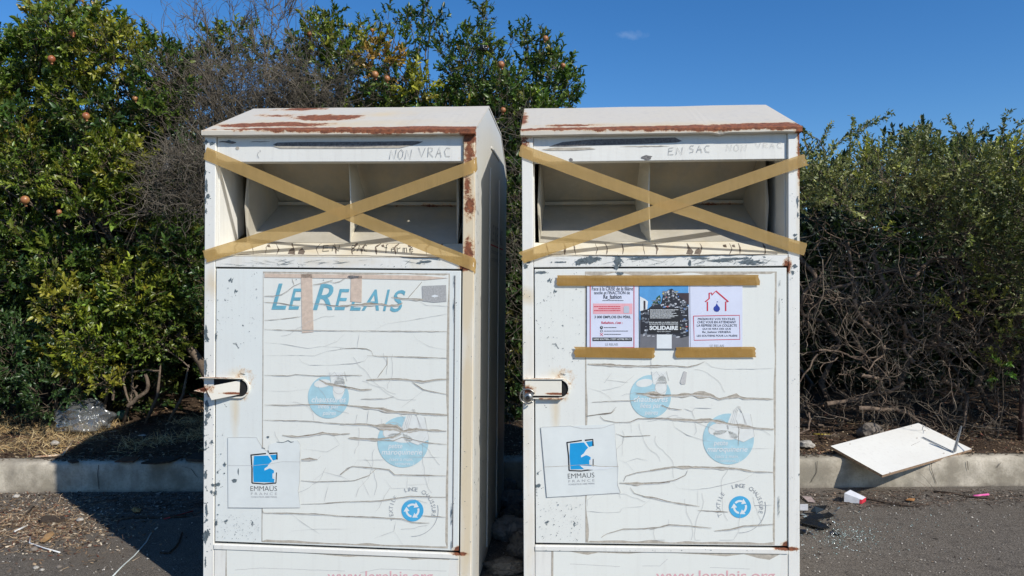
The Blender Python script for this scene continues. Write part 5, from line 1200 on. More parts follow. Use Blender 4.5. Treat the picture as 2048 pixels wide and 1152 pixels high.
# ---- dead grey shrub
ds = empty('dead_shrub', (-1.75, 6.2, .22)); tag(ds, 'leafless grey shrub, a tangle of dead twigs behind the left bin roof', 'shrub')
r = np.random.default_rng(77)
def tree_twigs(starts, levels, r, grav=.02):
    sets = {}
    cur = starts
    for lv, (k, L0, L1, bend, nch, ang, rr0) in enumerate(levels):
        nxt = []; P = []; Rd = []
        for p, d, sr in cur:
            L_ = r.uniform(L0, L1); pts, dd = wander(p, d, L_, k, bend, r, grav); r1 = min(sr, rr0 * r.uniform(.7, 1.2)); P.append(pts); Rd.append(np.linspace(r1, r1 * .45, k))
            for _ in range(nch if isinstance(nch, int) else int(r.integers(nch[0], nch[1] + 1))):
                i = int(r.integers(max(1, k // 4), k)); dj = np.gradient(pts, axis=0)[i]; dj /= np.linalg.norm(dj); nd = dj + r.normal(size=3) * ang; nxt.append((pts[i], nd, r1 * (1 - .5 * i / k)))
        if P: sets[lv] = (np.array(P), np.array(Rd))
        cur = nxt
    return sets
starts = []
for px, py in ((560, 330), (520, 340), (480, 340), (450, 350), (420, 330), (600, 330), (640, 330), (390, 350)):
    for _ in range(4): 
        y = r.uniform(5.75, 6.3); starts.append((np.array(at(px + r.uniform(-20, 20), py, y)) - np.array(ds.location), np.array([(px - 500) * .003 + r.normal() * .3, r.normal() * .25, 1.0]), .014))
sets = tree_twigs(starts, [(9, .45, .85, .10, (5, 8), .5, .009), (7, .25, .5, .16, (4, 7), .6, .0042), (6, .12, .30, .22, (2, 4), .7, .0024), (4, .06, .15, .25, 0, 0, .0015)], r)
for lv, (P, Rd) in sets.items(): strands(['stems', 'branches', 'twigs', 'twigs'][lv], P, Rd, M['deadtwig'], ds, 5 if lv == 0 else 3)
# stems traced against the sky
tr = [([(668, 330), (560, 250), (540, 180), (535, 120), (545, 60), (548, -5)], .008), ([(560, 250), (530, 150), (532, 90), (520, 40), (505, -10)], .005), ([(480, 330), (440, 200), (418, 130), (415, 60), (402, 0)], .006), ([(440, 200), (425, 80), (400, 35), (372, 32)], .003), ([(418, 130), (395, 60), (385, 20)], .003), ([(470, 300), (468, 150), (460, 70), (468, 15), (455, 5)], .004), ([(460, 75), (480, 50), (500, 38)], .0025),
      ([(560, 300), (590, 170), (600, 100), (612, 30)], .005), ([(590, 165), (612, 140), (622, 95)], .003), ([(595, 130), (585, 80), (577, 70)], .0025), ([(395, 250), (350, 180), (340, 150), (325, 75)], .004), ([(350, 190), (375, 130), (355, 70)], .003), ([(545, 80), (565, 30), (575, 5)], .003), ([(540, 130), (515, 110), (505, 60)], .0028), ([(548, 50), (535, 20), (528, 0)], .003), ([(560, 110), (578, 20), (584, 0)], .002), ([(330, 330), (290, 245), (270, 150), (240, 120)], .003), ([(410, 250), (345, 230), (300, 250)], .002)]
P = []; Rd = []
for pts, r0 in tr:
    q = np.array([at(a, b_, 5.9) for a, b_ in pts]) - np.array(ds.location); k = 12; L_ = np.concatenate([[0], np.cumsum(np.linalg.norm(np.diff(q, axis=0), axis=1))]); s = np.linspace(0, L_[-1], k)
    path = np.stack([np.interp(s, L_, q[:, i]) for i in range(3)], 1); path[1:-1] += r.normal(size=(k - 2, 3)) * .008; P.append(path); Rd.append(np.linspace(r0 * 1.6, .0022, k))
P = np.array(P); Rd = np.array(Rd); strands('stems', P, Rd, M['deadtwig'], ds, 5)
st2 = []
for p in P:
    for _ in range(13):
        i = int(r.integers(4, 12)); dj = np.gradient(p, axis=0)[i]; dj /= np.linalg.norm(dj); st2.append((p[i], dj + r.normal(size=3) * .45, .003))
sets = tree_twigs(st2, [(6, .12, .30, .12, (2, 4), .5, .0034), (4, .05, .14, .15, 0, 0, .0022)], r)
for lv, (Pp, Rr) in sets.items(): strands('twigs', Pp, Rr, M['deadtwig'], ds, 3)
# dense mat of fine dead twigs hanging at both sides
n = 4200; P0_ = []
regs = [(330, 640, 130, 330, .55), (290, 412, 310, 430, .16), (980, 1060, 200, 520, .15), (985, 1060, 480, 880, .18)]
for x0, x1, y0, y1, fr_ in regs:
    for _ in range(int(n * fr_)):
        px = r.uniform(x0, x1); py = r.uniform(y0, y1) if r.random() < .5 else y0 + (y1 - y0) * (1 - r.random() ** 1.7)
        p = np.array(at(px, py, r.uniform(5.55, 6.4) if py < 300 or px > 900 else r.uniform(5.15, 5.6))) - np.array(ds.location); P0_.append(wander(p, r.normal(size=3) + np.array([0, -.1, .35]), r.uniform(.10, .38), 6, .22 if px > 412 else .36, r)[0])
P0_ = np.array(P0_); strands('twigs', P0_, np.linspace(1, .4, 6)[None] * r.uniform(.0014, .0032, len(P0_))[:, None], M['deadtwig'], ds, 3)
for i in range(5): b = MB(); b.tube([(-.5 + .25 * i, .1, -.05), (-.45 + .25 * i, 0, .6), (-.55 + .28 * i, -.1, 1.5)], [.03, .024, .012], 6); b.build('trunk', M['deadtwig'], ds, True)

# ---- right-hand hedge: thin canopy of small leaves over a bare tangle
rh = empty('thorny_hedge', (2.9, 6.0, .22)); tag(rh, 'overgrown small-leaved hedge right of the bins with bare tangled brown branches below', 'hedge')
def top_r(x):
    K = [(1500, 300), (1600, 290), (1640, 300), (1680, 295), (1760, 285), (1830, 275), (1870, 300), (1930, 290), (1990, 300), (2048, 290), (2500, 280)]
    for (a, b_), (c, d) in zip(K[:-1], K[1:]):
        if a <= x <= c: return b_ + (d - b_) * (x - a) / (c - a)
    return 300
def bot_r(x): return 408 + max(0, x - 1850) * 1.25 if x > 1850 else 402 + 16 * math.sin(x * .03)
RP = [(.25, .255, .09), (.18, .20, .065), (.11, .135, .04), (.27, .27, .05), (.07, .09, .028)]
RB = jitter_blobs(((1480, 2500, 290, 760), lambda x, y: top_r(x) + 26 < y < bot_r(x)), (5.0, 5.55), 48, 33, 61, lambda a, b_, r_: r_.choice([0, 1, 2, 3]) if b_ < 400 else r_.choice([1, 2, 3, 4]), [(2005, 350, 2060, 372), (1960, 385, 2048, 400)], 1.0)
RB += jitter_blobs(((1480, 2500, 320, 640), lambda x, y: top_r(x) + 40 < y < bot_r(x) - 10), (5.6, 6.5), 60, 44, 62, lambda a, b_, r_: r_.choice([1, 2, 4]), (), .8)
RB += [(at(x, y, 5.5), q * PXM(5.5), 3, .7) for x, y, q in ((1905, 610, 18), (1890, 590, 14), (1960, 560, 20), (1990, 620, 22), (2010, 680, 16), (2000, 720, 22), (2020, 740, 16), (1760, 470, 14))]
crown('crown', toloc(RB, rh.location), TS, 2500, RP, M['leaf_small'], rh, 63, twigmat=M['thin_twig'], stemlen=.12)
TSM = [sprig_template(5, .04, .028, .012, s + 90) for s in range(4)]
shoots(rh, [([(1640, 330), (1690, 270), (1740, 250), (1765, 235), (1782, 226)], 5.5), ([(1600, 330), (1640, 285), (1655, 255), (1660, 252)], 5.5), ([(1660, 350), (1700, 300), (1720, 262), (1745, 240)], 5.6), ([(1740, 330), (1780, 275), (1820, 262), (1850, 248)], 5.5), ([(1650, 310), (1640, 280), (1610, 265)], 5.5), ([(1905, 320), (1920, 270), (1900, 245), (1892, 235)], 5.5), ([(1915, 320), (1935, 285), (1960, 268), (1972, 260)], 5.5), ([(1890, 330), (1880, 280), (1865, 258)], 5.5), ([(1990, 330), (2005, 280), (2008, 240), (2018, 222)], 5.5), ([(1995, 320), (2025, 265), (2048, 240), (2070, 230)], 5.5), ([(1960, 330), (1990, 290), (2030, 285)], 5.6), ([(1700, 330), (1700, 290), (1706, 240)], 5.5), ([(1800, 320), (1830, 280), (1850, 272)], 5.6), ([(1940, 320), (1945, 290), (1940, 250)], 5.6), ([(1615, 300), (1605, 260)], 5.5)], 10, TSM, RP[:3], M['leaf_small'], .028, 1.1, M['hedgebark'], .005)
M['paletwig'] = bark('pale_dead_twig', (.13, .10, .075), (.34, .28, .21), 14)
# traced heavy limbs
FH = lambda p: fr(1590, 500, 3.2, p)
LIMBS = [([(20, -60), (30, 50), (130, 170), (60, 280), (40, 400), (170, 460)], 34), ([(335, -50), (365, 130), (355, 210), (230, 250), (150, 330), (120, 420)], 26), ([(360, 210), (395, 240), (380, 340), (420, 430), (530, 540), (560, 640)], 36), ([(500, 20), (540, 150), (585, 270), (500, 340), (545, 440), (530, 560)], 32),
 ([(550, 140), (640, 145), (755, 180), (800, 130), (880, 60), (1000, 60)], 28), ([(990, 60), (1060, 130), (1080, 220), (1075, 380)], 24), ([(690, 470), (720, 560), (690, 620), (760, 720)], 34), ([(915, 450), (925, 590), (1000, 610), (1040, 680)], 28), ([(1000, 600), (1060, 690), (1150, 640), (1180, 560)], 24),
 ([(200, 985), (390, 960), (500, 920), (600, 905), (700, 850)], 34), ([(400, 1010), (560, 1020), (680, 1030), (800, 1100)], 34), ([(940, 820), (1060, 900), (1100, 960), (1075, 1150)], 36), ([(1270, 450), (1370, 425), (1466, 432), (1600, 400)], 26), ([(380, 240), (330, 330), (200, 290)], 16), ([(420, 345), (480, 355), (520, 400)], 16), ([(150, 640), (280, 650), (400, 700), (480, 690)], 16), ([(540, 490), (640, 470), (770, 455), (860, 400)], 16), ([(900, 400), (1020, 430), (1150, 520), (1240, 700)], 12), ([(1100, 440), (1200, 600), (1250, 720)], 11), ([(1230, 500), (1340, 690), (1400, 820)], 11), ([(720, 540), (830, 610), (900, 600)], 22), ([(420, 800), (540, 830), (530, 900)], 28), ([(1300, 880), (1310, 1000), (1440, 1080)], 10)]
rl = np.random.default_rng(5); P = []; Rd = []
for pts, wd in LIMBS:
    q0 = FH(pts); y0 = rl.uniform(5.35, 5.5) + .5 * max(0, 880 - q0[len(q0) // 2][1]) / 450; q = np.array([at(a, b_, y0 + .06 * math.sin(i * 1.3 + y0 * 9)) for i, (a, b_) in enumerate(q0)]) - np.array(rh.location)
    # smooth through the traced joints
    n_ = len(q); k = 22; tt = np.linspace(0, n_ - 1, k); path = np.zeros((k, 3))
    for i, u in enumerate(tt):
        j = min(int(u), n_ - 2); f = u - j; p0, p1, p2, p3 = q[max(j - 1, 0)], q[j], q[j + 1], q[min(j + 2, n_ - 1)]
        path[i] = .5 * ((2 * p1) + (-p0 + p2) * f + (2 * p0 - 5 * p1 + 4 * p2 - p3) * f * f + (-p0 + 3 * p1 - 3 * p2 + p3) * f ** 3)
    path[1:-1] += rl.normal(size=(k - 2, 3)) * .003; P.append(path); w0 = wd / 3.2 / 2 * PXM(y0) * .88; Rd.append(w0 * np.linspace(1.0, .72, k) * rl.uniform(.9, 1.12, k))
for p_, r_ in zip(P, Rd): strands('limb', p_[None], r_[None], M['hedgebark'], rh, 8)
for o_ in C.objects:
    if o_.parent == rh and o_.name.startswith('limb'): o_.data.shade_smooth()
LP = np.array(P)
# second-order crooked branches and a dense mat of fine twigs
def crooked(n, x0, x1, y0, y1, d0, d1, L0, L1, r0, r1, k, bend, seed, horiz=.6):
    g = np.random.default_rng(seed); out = []
    for _ in range(n):
        py_ = g.uniform(y0, y1); p = np.array(at(g.uniform(x0, x1), py_, g.uniform(d0, d1) + .5 * max(0, 880 - py_) / 450)) - np.array(rh.location); dr = g.normal(size=3) * np.array([1, .5, horiz]); out.append(wander(p, dr, g.uniform(L0, L1), k, bend, g)[0])
    out = np.array(out); out[:, :, 2] = np.maximum(out[:, :, 2], .01); rad = np.linspace(1, .4, k)[None] * g.uniform(r0, r1, n)[:, None]; return out, rad
o1, q1 = crooked(70, 1595, 2350, 425, 640, 5.15, 5.45, .35, .95, .0028, .0055, 14, .16, 8, .25); strands('twigs', o1, q1, M['paletwig'], rh, 4)
o1, q1 = crooked(120, 1600, 2350, 420, 870, 5.4, 6.3, .3, .9, .004, .010, 12, .30, 1); strands('branches', o1, q1, M['hedgebark'], rh, 5)
st3 = []
for p_ in LP:
    for _ in range(6):
        i = int(rl.integers(2, p_.shape[0])); dj = np.gradient(p_, axis=0)[i]; dj /= np.linalg.norm(dj); st3.append((p_[i], dj + rl.normal(size=3) * .9, .006))
for _ in range(190): py_ = rl.uniform(425, 880); st3.append((np.array(at(rl.uniform(1600, 2350), py_, rl.uniform(5.35, 5.8) + .5 * (880 - py_) / 450)) - np.array(rh.location), rl.normal(size=3), .006))
for lv, (Pp, Rr) in tree_twigs(st3, [(9, .2, .5, .28, (2, 4), .9, .0050), (7, .10, .28, .32, (2, 3), .9, .0030), (5, .05, .14, .35, 0, 0, .0016)], rl, 0).items():
    Pp[:, :, 2] = np.maximum(Pp[:, :, 2], .01); strands('twigs', Pp, Rr, M['hedgebark'] if lv == 0 else M['paletwig'] if lv == 1 else M['deadtwig'], rh, 4 if lv == 0 else 3)
o1, q1 = crooked(500, 1590, 2350, 400, 885, 6.0, 6.9, .15, .45, .002, .005, 7, .35, 3); strands('twigs', o1, q1, M['hedgebark'], rh, 3)
for i in range(9):
    b = MB(); x = -1.1 + .34 * i; s_ = (-1) ** i; b.tube([(x, .35, -.06), (x + .12 * s_, .4, .25), (x - .10 * s_, .55, .6), (x + .16 * s_, .6, 1.0), (x - .05 * s_, .6, 1.4)], [.036, .030, .022, .016, .006], 7); b.build('trunk', M['hedgebark'], rh, True)
# the curled stump branches at the foot of the left tree
P = []; Rd = []
for pts, wd in (([(222, 745), (238, 735), (250, 742), (247, 770), (253, 790), (262, 815)], 5), ([(225, 800), (232, 760), (258, 745), (300, 740), (318, 742)], 4.5), ([(258, 812), (275, 795), (292, 785), (297, 765), (290, 748)], 8), ([(275, 795), (268, 780), (262, 770)], 5), ([(262, 812), (263, 785), (275, 770)], 4), ([(250, 645), (300, 650), (345, 655)], 3.5), ([(305, 675), (350, 710), (378, 735)], 3), ([(115, 605), (90, 610), (50, 603)], 3), ([(180, 720), (205, 712), (220, 690)], 3.5), ([(130, 780), (145, 755), (152, 735)], 4)):
    q = np.array([at(a, b_, 5.75) for a, b_ in pts]) - np.array(tl.location); k = 12; L_ = np.concatenate([[0], np.cumsum(np.linalg.norm(np.diff(q, axis=0), axis=1))]); s = np.linspace(0, L_[-1], k)
    P.append(np.stack([np.interp(s, L_, q[:, i]) for i in range(3)], 1) + rl.normal(size=(k, 3)) * .003); Rd.append(np.linspace(1, .7, k) * wd / 2 * PXM(5.75) * 1.2)
for p_, r_ in zip(P, Rd): strands('low_bough', p_[None], r_[None], M['bark'], tl, 6)

# ------------------------------------------------------------------ litter, dry grass, rubbish
def tint_mat(name, rough=.85, spec=.25, trans=0):
    t = NT(name); a = t.n('ShaderNodeAttribute'); a.attribute_name = 'tint'; t.fin(a.outputs['Color'], rough, 0, spec); return t.m
M['litter'] = tint_mat('dry_litter'); M['shine'] = tint_mat('glass_grit', .15, .8)
def chips(name, P, L_, Wd, cols, mat, seed, tilt=.35, thick=.3, label=None):
    g = np.random.default_rng(seed); n = len(P); az = g.uniform(0, 2 * math.pi, n); tl_ = g.normal(0, tilt, (n, 2))
    x = np.stack([np.cos(az), np.sin(az), tl_[:, 0]], 1); x /= np.linalg.norm(x, axis=1, keepdims=True)
    y = np.stack([-np.sin(az), np.cos(az), tl_[:, 1]], 1); y /= np.linalg.norm(y, axis=1, keepdims=True); z = np.cross(x, y)
    L2 = L_[:, None] / 2; W2 = Wd[:, None] / 2; h = np.minimum(Wd, L_)[:, None] * thick
    V = np.stack([P - x * L2 - y * W2 * g.uniform(.3, 1, (n, 1)), P + x * L2 * g.uniform(.5, 1, (n, 1)) - y * W2, P + x * L2 + y * W2 * g.uniform(.3, 1, (n, 1)), P - x * L2 * g.uniform(.4, 1, (n, 1)) + y * W2, P + z * h + x * L2 * g.uniform(-.4, .4, (n, 1))], 1)
    Fq = np.array([(0, 1, 4), (1, 2, 4), (2, 3, 4), (3, 0, 4)])
    Fa = (Fq[None] + (np.arange(n) * 5)[:, None, None]).reshape(-1, 3)
    Cc = np.array(cols)[g.integers(len(cols), size=n)] * g.lognormal(0, .25, (n, 1)); Cl = np.repeat(np.clip(Cc, 0, .9), 5, axis=0)
    o = link(name, mesh_np(name, V.reshape(-1, 3), Fa, Cl), mat); o['kind'] = 'stuff'
    if label: o['label'] = label; 
    return o
def blades(name, P, D, L_, w, cols, mat, seed, bend=.3, label=None):
    g = np.random.default_rng(seed); n = len(P); k = 4; d = D / np.linalg.norm(D, axis=1, keepdims=True); pts = [P]
    for i in range(k - 1): d = d + g.normal(size=(n, 3)) * bend * .5 + np.array([0, 0, -.12]); d /= np.linalg.norm(d, axis=1, keepdims=True); pts.append(pts[-1] + d * (L_ / (k - 1))[:, None])
    pts = np.stack(pts, 1); s = np.cross(d, g.normal(size=(n, 3))); s /= np.linalg.norm(s, axis=1, keepdims=True)
    wd = np.linspace(1, .25, k)[None, :, None] * (w[:, None, None] / 2); A = pts - s[:, None] * wd; B = pts + s[:, None] * wd
    V = np.stack([A, B], 2).reshape(n, k * 2, 3); Fq = np.array([(2 * i, 2 * i + 1, 2 * i + 3, 2 * i + 2) for i in range(k - 1)]); Fa = (Fq[None] + (np.arange(n) * 2 * k)[:, None, None]).reshape(-1, 4)
    Cc = np.array(cols)[g.integers(len(cols), size=n)] * g.lognormal(0, .22, (n, 1)); o = link(name, mesh_np(name, V.reshape(-1, 3), Fa, np.repeat(np.clip(Cc, 0, .9), 2 * k, axis=0)), mat); o['kind'] = 'stuff'
    if label: o['label'] = label
    return o
g = np.random.default_rng(99)
# verge litter
n = 26000; X = g.uniform(-6, 6, n); Yk = kerb_y(X) + .12 + g.random(n) ** 1.5 * 1.9; Z = np.array([verge_z(a, b_) if b_ > kerb_y(a) + .15 else .192 for a, b_ in zip(X, Yk)]) + .003
keep = (Yk > kerb_y(X) + .15) | (g.random(n) < .5)
X, Yk, Z = X[keep], Yk[keep], Z[keep]; n = len(X)
chips('leaf_litter', np.stack([X, Yk, Z], 1), g.lognormal(-4.15, .5, n), g.lognormal(-4.75, .45, n), [(.10, .065, .04), (.05, .034, .024), (.17, .11, .065), (.24, .16, .09), (.07, .045, .03), (.30, .24, .16), (.15, .06, .04)], M['litter'], 1, .45)
# dry grass
n = 28300; X = np.concatenate([g.uniform(-6, -2.3, 22000), g.uniform(-2.3, -1.3, 4000), g.uniform(1.3, 6, 2300)]); Y = kerb_y(X) + .2 + g.beta(1.6, 2.0, n) * 1.35
cl = np.array([mnoise.noise(Vector((a * 2.3, b_ * 2.6, 4))) for a, b_ in zip(X, Y)]); keep = (cl + g.normal(0, .12, n) > .02) & ((X < -1.2) | (cl > .25)); X, Y = X[keep], Y[keep]; n = len(X)
Z = np.array([verge_z(a, b_) for a, b_ in zip(X, Y)]); D = g.normal(size=(n, 3)) * np.array([1, .8, .45]) + np.array([0, -.1, .55])
blades('dry_grass', np.stack([X, Y, Z], 1), D, g.uniform(.03, .12, n), g.uniform(.0015, .0035, n), [(.58, .43, .21), (.48, .34, .16), (.66, .52, .29), (.32, .21, .10), (.52, .35, .15)], M['litter'], 2, .5)
n = 2600; X = g.uniform(-6, 6, n); Y = kerb_y(X) + .15 + g.random(n) * 1.3; Z = np.array([verge_z(a, b_) for a, b_ in zip(X, Y)]) + .006
D = g.normal(size=(n, 3)) * np.array([1, .7, .08]); blades('fallen_twigs', np.stack([X, Y, Z], 1), D, g.uniform(.06, .26, n), g.uniform(.002, .005, n), [(.13, .09, .06), (.07, .05, .035), (.20, .15, .11)], M['litter'], 3, .35)
# dirt and bark bits lying on the kerb top
P = []
while len(P) < 2200:
    px = g.uniform(-300, 2400); x = (px - 1024) / F_PX * 4.9; dn = .9 if 120 < px < 430 else .5 if 1590 < px < 1660 else .12
    if g.random() < dn: P.append((x, kerb_y(x) + (.03 + .12 * g.random() ** .6), .193))
P = np.array(P); chips('kerb_dirt', P, g.lognormal(-4.3, .5, len(P)), g.lognormal(-4.9, .4, len(P)), [(.06, .042, .03), (.035, .027, .02), (.12, .08, .05), (.20, .15, .10)], M['litter'], 17, .3)
# cracks and a cold joint in the kerb face
def kerb_mark(name, pts, w_, mat):
    V = []; Fs = []
    for i, (px, py) in enumerate(pts):
        r_ = ray(px, py); x = r_.x / r_.y * 4.8; y = kerb_y(x) - .0045; t_ = y / r_.y; z = CAM_H + r_.z * t_; V += [(x - w_ / 2, y, z), (x + w_ / 2, y, z)]
    me = bpy.data.meshes.new(name); me.from_pydata(V, [], [(2 * i, 2 * i + 1, 2 * i + 3, 2 * i + 2) for i in range(len(pts) - 1)]); link(name, me, mat, bpy.data.objects['kerb'])
M['kcrack'] = simple('kerb_crack', (.09, .08, .065), .95, .3, 60)
for pts in ([(1878, 920), (1875, 935), (1880, 950), (1886, 967)], [(1628, 965), (1640, 945), (1641, 922)], [(212, 930), (210, 950), (213, 978)], [(372, 932), (392, 938), (400, 950), (405, 955)], [(1950, 922), (1952, 940)], [(2020, 925), (2012, 935)]): kerb_mark('kerb_crack', pts, .004, M['kcrack'])
# on the asphalt
def field(n, fx, dens):
    out = []
    while len(out) < n:
        px, py = fx(); 
        if dens(px, py) > g.random(): v = on_z(px, py, .004); out.append((v.x, v.y, .004 + g_h(v.x, v.y)))
    return np.array(out)
def pile(px, py): return math.exp(-(((px - 75) / 110) ** 2 + ((py - 1050) / 38) ** 2)) + .18 * math.exp(-(((px - 60) / 190) ** 2 + ((py - 1020) / 60) ** 2))
P = field(2600, lambda: (g.uniform(-260, 330), g.uniform(975, 1152)), pile)
chips('debris_chips', P, g.lognormal(-4.2, .5, len(P)), g.lognormal(-4.9, .4, len(P)), [(.20, .13, .08), (.10, .065, .04), (.32, .23, .14), (.45, .38, .28), (.13, .05, .03), (.06, .04, .03)], M['litter'], 5, .4)
P = field(1900, lambda: (g.uniform(-260, 330), g.uniform(975, 1152)), pile); D = g.normal(size=(len(P), 3)) * np.array([1, 1, .12])
blades('debris_straw', P + [0, 0, .004], D, g.uniform(.02, .07, len(P)), g.uniform(.0015, .0028, len(P)), [(.30, .21, .12), (.20, .13, .08), (.42, .31, .20)], M['litter'], 6, .6)
def band(px, py):
    e = math.exp(-((py - 992) / 10) ** 2)
    if 230 < px < 430: e = max(e, .8 * math.exp(-((py - 1005) / 22) ** 2))
    if 1600 < px < 1900: e = max(e * .8, .5 * math.exp(-((py - 1000) / 14) ** 2))
    return e * .8 + .012
P = field(6500, lambda: (g.uniform(-300, 2400), g.uniform(978, 1160)), band)
chips('gutter_grit', P, g.lognormal(-4.5, .5, len(P)), g.lognormal(-5.0, .4, len(P)), [(.10, .075, .055), (.05, .04, .03), (.18, .13, .09), (.30, .26, .21), (.04, .03, .025)], M['litter'], 7, .4)
P = field(2600, lambda: (g.uniform(-300, 2400), g.uniform(980, 1220)), lambda a, b_: .35 + .6 * math.exp(-((b_ - 1000) / 25) ** 2))
chips('pale_gravel', P, g.lognormal(-5.1, .4, len(P)), g.lognormal(-5.3, .3, len(P)), [(.42, .39, .34), (.30, .28, .25), (.50, .46, .40), (.22, .19, .16)], M['litter'], 8, .2, .6)
P = field(700, lambda: (g.uniform(1600, 2000), g.uniform(1000, 1130)), lambda a, b_: math.exp(-(((a - 1690) / 60) ** 2 + ((b_ - 1070) / 24) ** 2)) + .12 * math.exp(-(((a - 1800) / 130) ** 2 + ((b_ - 1050) / 40) ** 2)))
chips('broken_glass', P, g.lognormal(-5.3, .4, len(P)), g.lognormal(-5.5, .3, len(P)), [(.20, .30, .28), (.34, .44, .42), (.14, .22, .21), (.55, .62, .60)], M['shine'], 9, .6, .4)
P = field(420, lambda: (g.uniform(1600, 2100), g.uniform(980, 1012)), lambda a, b_: .3 + .7 * math.exp(-((a - 1780) / 90) ** 2)); D = g.normal(size=(len(P), 3)) * np.array([1, .5, .06])
blades('gutter_twigs', P + [0, 0, .004], D, g.uniform(.04, .20, len(P)), g.uniform(.002, .004, len(P)), [(.10, .065, .045), (.06, .04, .03), (.16, .11, .08)], M['litter'], 10, .35)
P = field(380, lambda: (g.uniform(210, 460), g.uniform(985, 1050)), lambda a, b_: math.exp(-((b_ - 1008) / 18) ** 2)); D = g.normal(size=(len(P), 3)) * np.array([1, .5, .06])
blades('gutter_twigs', P + [0, 0, .004], D, g.uniform(.04, .22, len(P)), g.uniform(.002, .005, len(P)), [(.10, .065, .045), (.06, .04, .03), (.16, .11, .08)], M['litter'], 12, .35)

# ---- single things
def wire(name, px, r, mat, label, cat, z=.006, group=None, zs=None):
    b = MB(); pts = []
    for i, (a, c_) in enumerate(px): v = on_z(a, c_, z if zs is None else zs[i]); pts.append(v)
    b.tube(pts, r, 7); o = b.build(name, mat, None, True); return tag(o, label, cat, group)
M['strawwhite'] = simple('white_plastic', (.72, .72, .70), .4, .05); M['palewire'] = simple('pale_wire', (.55, .60, .58), .45, .15, 60); M['redplastic'] = simple('red_plastic', (.42, .03, .03), .45, .1)
M['darkwood'] = bark('dark_stick', (.03, .022, .018), (.10, .075, .055), 40); M['pink'] = simple('pink_plastic', (.75, .12, .35), .4, .05); M['blackplastic'] = simple('black_plastic', (.014, .016, .018), .22, .2, 30)
wire('drinking_straw', [(61, 1074), (59, 1086), (88, 1096), (120, 1105)], .0035, M['strawwhite'], 'bent white drinking straw lying on the litter heap at the left', 'straw')
wire('paper_stick', [(29, 1063), (53, 1052)], .005, M['strawwhite'], 'short white stick lying on the left litter heap above the bent straw', 'stick')
wire('loose_wire', [(303, 1065), (292, 1085), (268, 1112), (245, 1132), (222, 1156)], .0032, M['palewire'], 'long thin pale wire crossing the edge of the bin shadow on the asphalt', 'wire')
wire('drinking_straw', [(328, 1038), (386, 1022)], .0035, M['redplastic'], 'red drinking straw lying in the shade left of the bins', 'straw')
wire('fallen_stick', [(364, 1065), (357, 1085), (350, 1095), (338, 1106), (320, 1105)], .005, M['darkwood'], 'dark crooked stick alone on the shaded asphalt left of the bins', 'stick')
wire('fallen_stick', [(222, 1040), (260, 1036), (318, 1035), (372, 1033)], .007, M['darkwood'], 'long dark stick beside the red straw in the shade', 'stick')
wire('fallen_stick', [(40, 1050), (55, 1025), (68, 1013)], .005, M['darkwood'], 'thin dark stick slanting across the left litter heap toward the kerb', 'stick')
wire('fallen_stick', [(1867, 983), (1900, 985), (1935, 993), (1990, 997)], .006, M['darkwood'], 'long dark twig lying in the gutter beside the pink plastic piece', 'stick')
wire('fallen_stick', [(1715, 995), (1760, 1003), (1800, 1010), (1840, 1012)], .005, M['darkwood'], 'bent dark twig lying on the asphalt in front of the leaning board', 'stick')
wire('pink_straw', [(1947, 992), (1977, 989)], .007, M['pink'], 'short bright pink plastic piece in the gutter at the right', 'plastic piece')
wire('yellow_straw', [(1627, 868), (1662, 869)], .0035, simple('yellow_plastic', (.65, .5, .06), .4), 'short yellow straw on the verge right of the bins', 'straw', .215)
wire('rusty_rod', [(70, 914), (125, 910), (146, 882)], .007, M['barerust'], 'dark bent rusty rod lying along the verge edge at the left', 'rod', .205)

def slab(name, px, zs, th, mat, label, cat, parent=None, group=None):
    b = MB(); T_ = [on_z(a, c_, z + th) for (a, c_), z in zip(px, zs)]; n = len(T_); V = [tuple(v) for v in T_] + [(v.x, v.y, v.z - th) for v in T_]
    b.add(V, [tuple(range(n)), tuple(range(2 * n - 1, n - 1, -1))] + [(i, (i + 1) % n, n + (i + 1) % n, n + i) for i in range(n)])
    o = b.build(name, mat, parent)
    if cat: tag(o, label, cat, group)
    return o
slab('bark_piece', [(77, 1037), (90, 1031), (126, 1031), (131, 1037), (120, 1041), (80, 1041)], [.004] * 6, .012, M['darkwood'], 'flat dark bark piece on the left litter heap nearest the kerb', 'bark piece')
slab('bark_piece', [(229, 923), (250, 913), (281, 913), (266, 923)], [.195, .21, .2, .195], .006, bark('brown_bark_flake', (.07, .035, .02), (.17, .09, .055), 30), 'flat brown bark flake lying on the shaded kerb top', 'bark piece')
slab('bark_piece', [(282, 925), (320, 913), (366, 912), (340, 922), (310, 926)], [.194] * 5, .010, M['darkwood'], 'long dark bark strip on the kerb top touching the left bin', 'bark piece')
slab('bark_piece', [(372, 918), (385, 906), (412, 903), (412, 920)], [.194] * 4, .014, M['darkwood'], 'dark bark lump on the kerb top right against the left bin', 'bark piece')
slab('bark_piece', [(135, 921), (150, 917), (158, 922), (144, 925)], [.194] * 4, .008, M['darkwood'], 'small dark bark flake on the kerb top at the shadow edge', 'bark piece')
slab('dead_leaf', [(80, 1083), (92, 1068), (105, 1062), (109, 1066), (100, 1077), (88, 1084)], [.006, .02, .008, .02, .008, .01], .002, simple('tan_leaf', (.42, .25, .11), .7, .25, 50), 'large curled tan leaf on the left litter heap beside the white straw', 'leaf')
slab('dead_leaf', [(262, 1019), (268, 1014), (283, 1017), (280, 1023), (268, 1024)], [.006, .02, .008, .02, .008], .002, simple('amber_leaf', (.40, .22, .07), .7, .25, 50), 'amber leaf lying in the shade left of the bins', 'leaf')
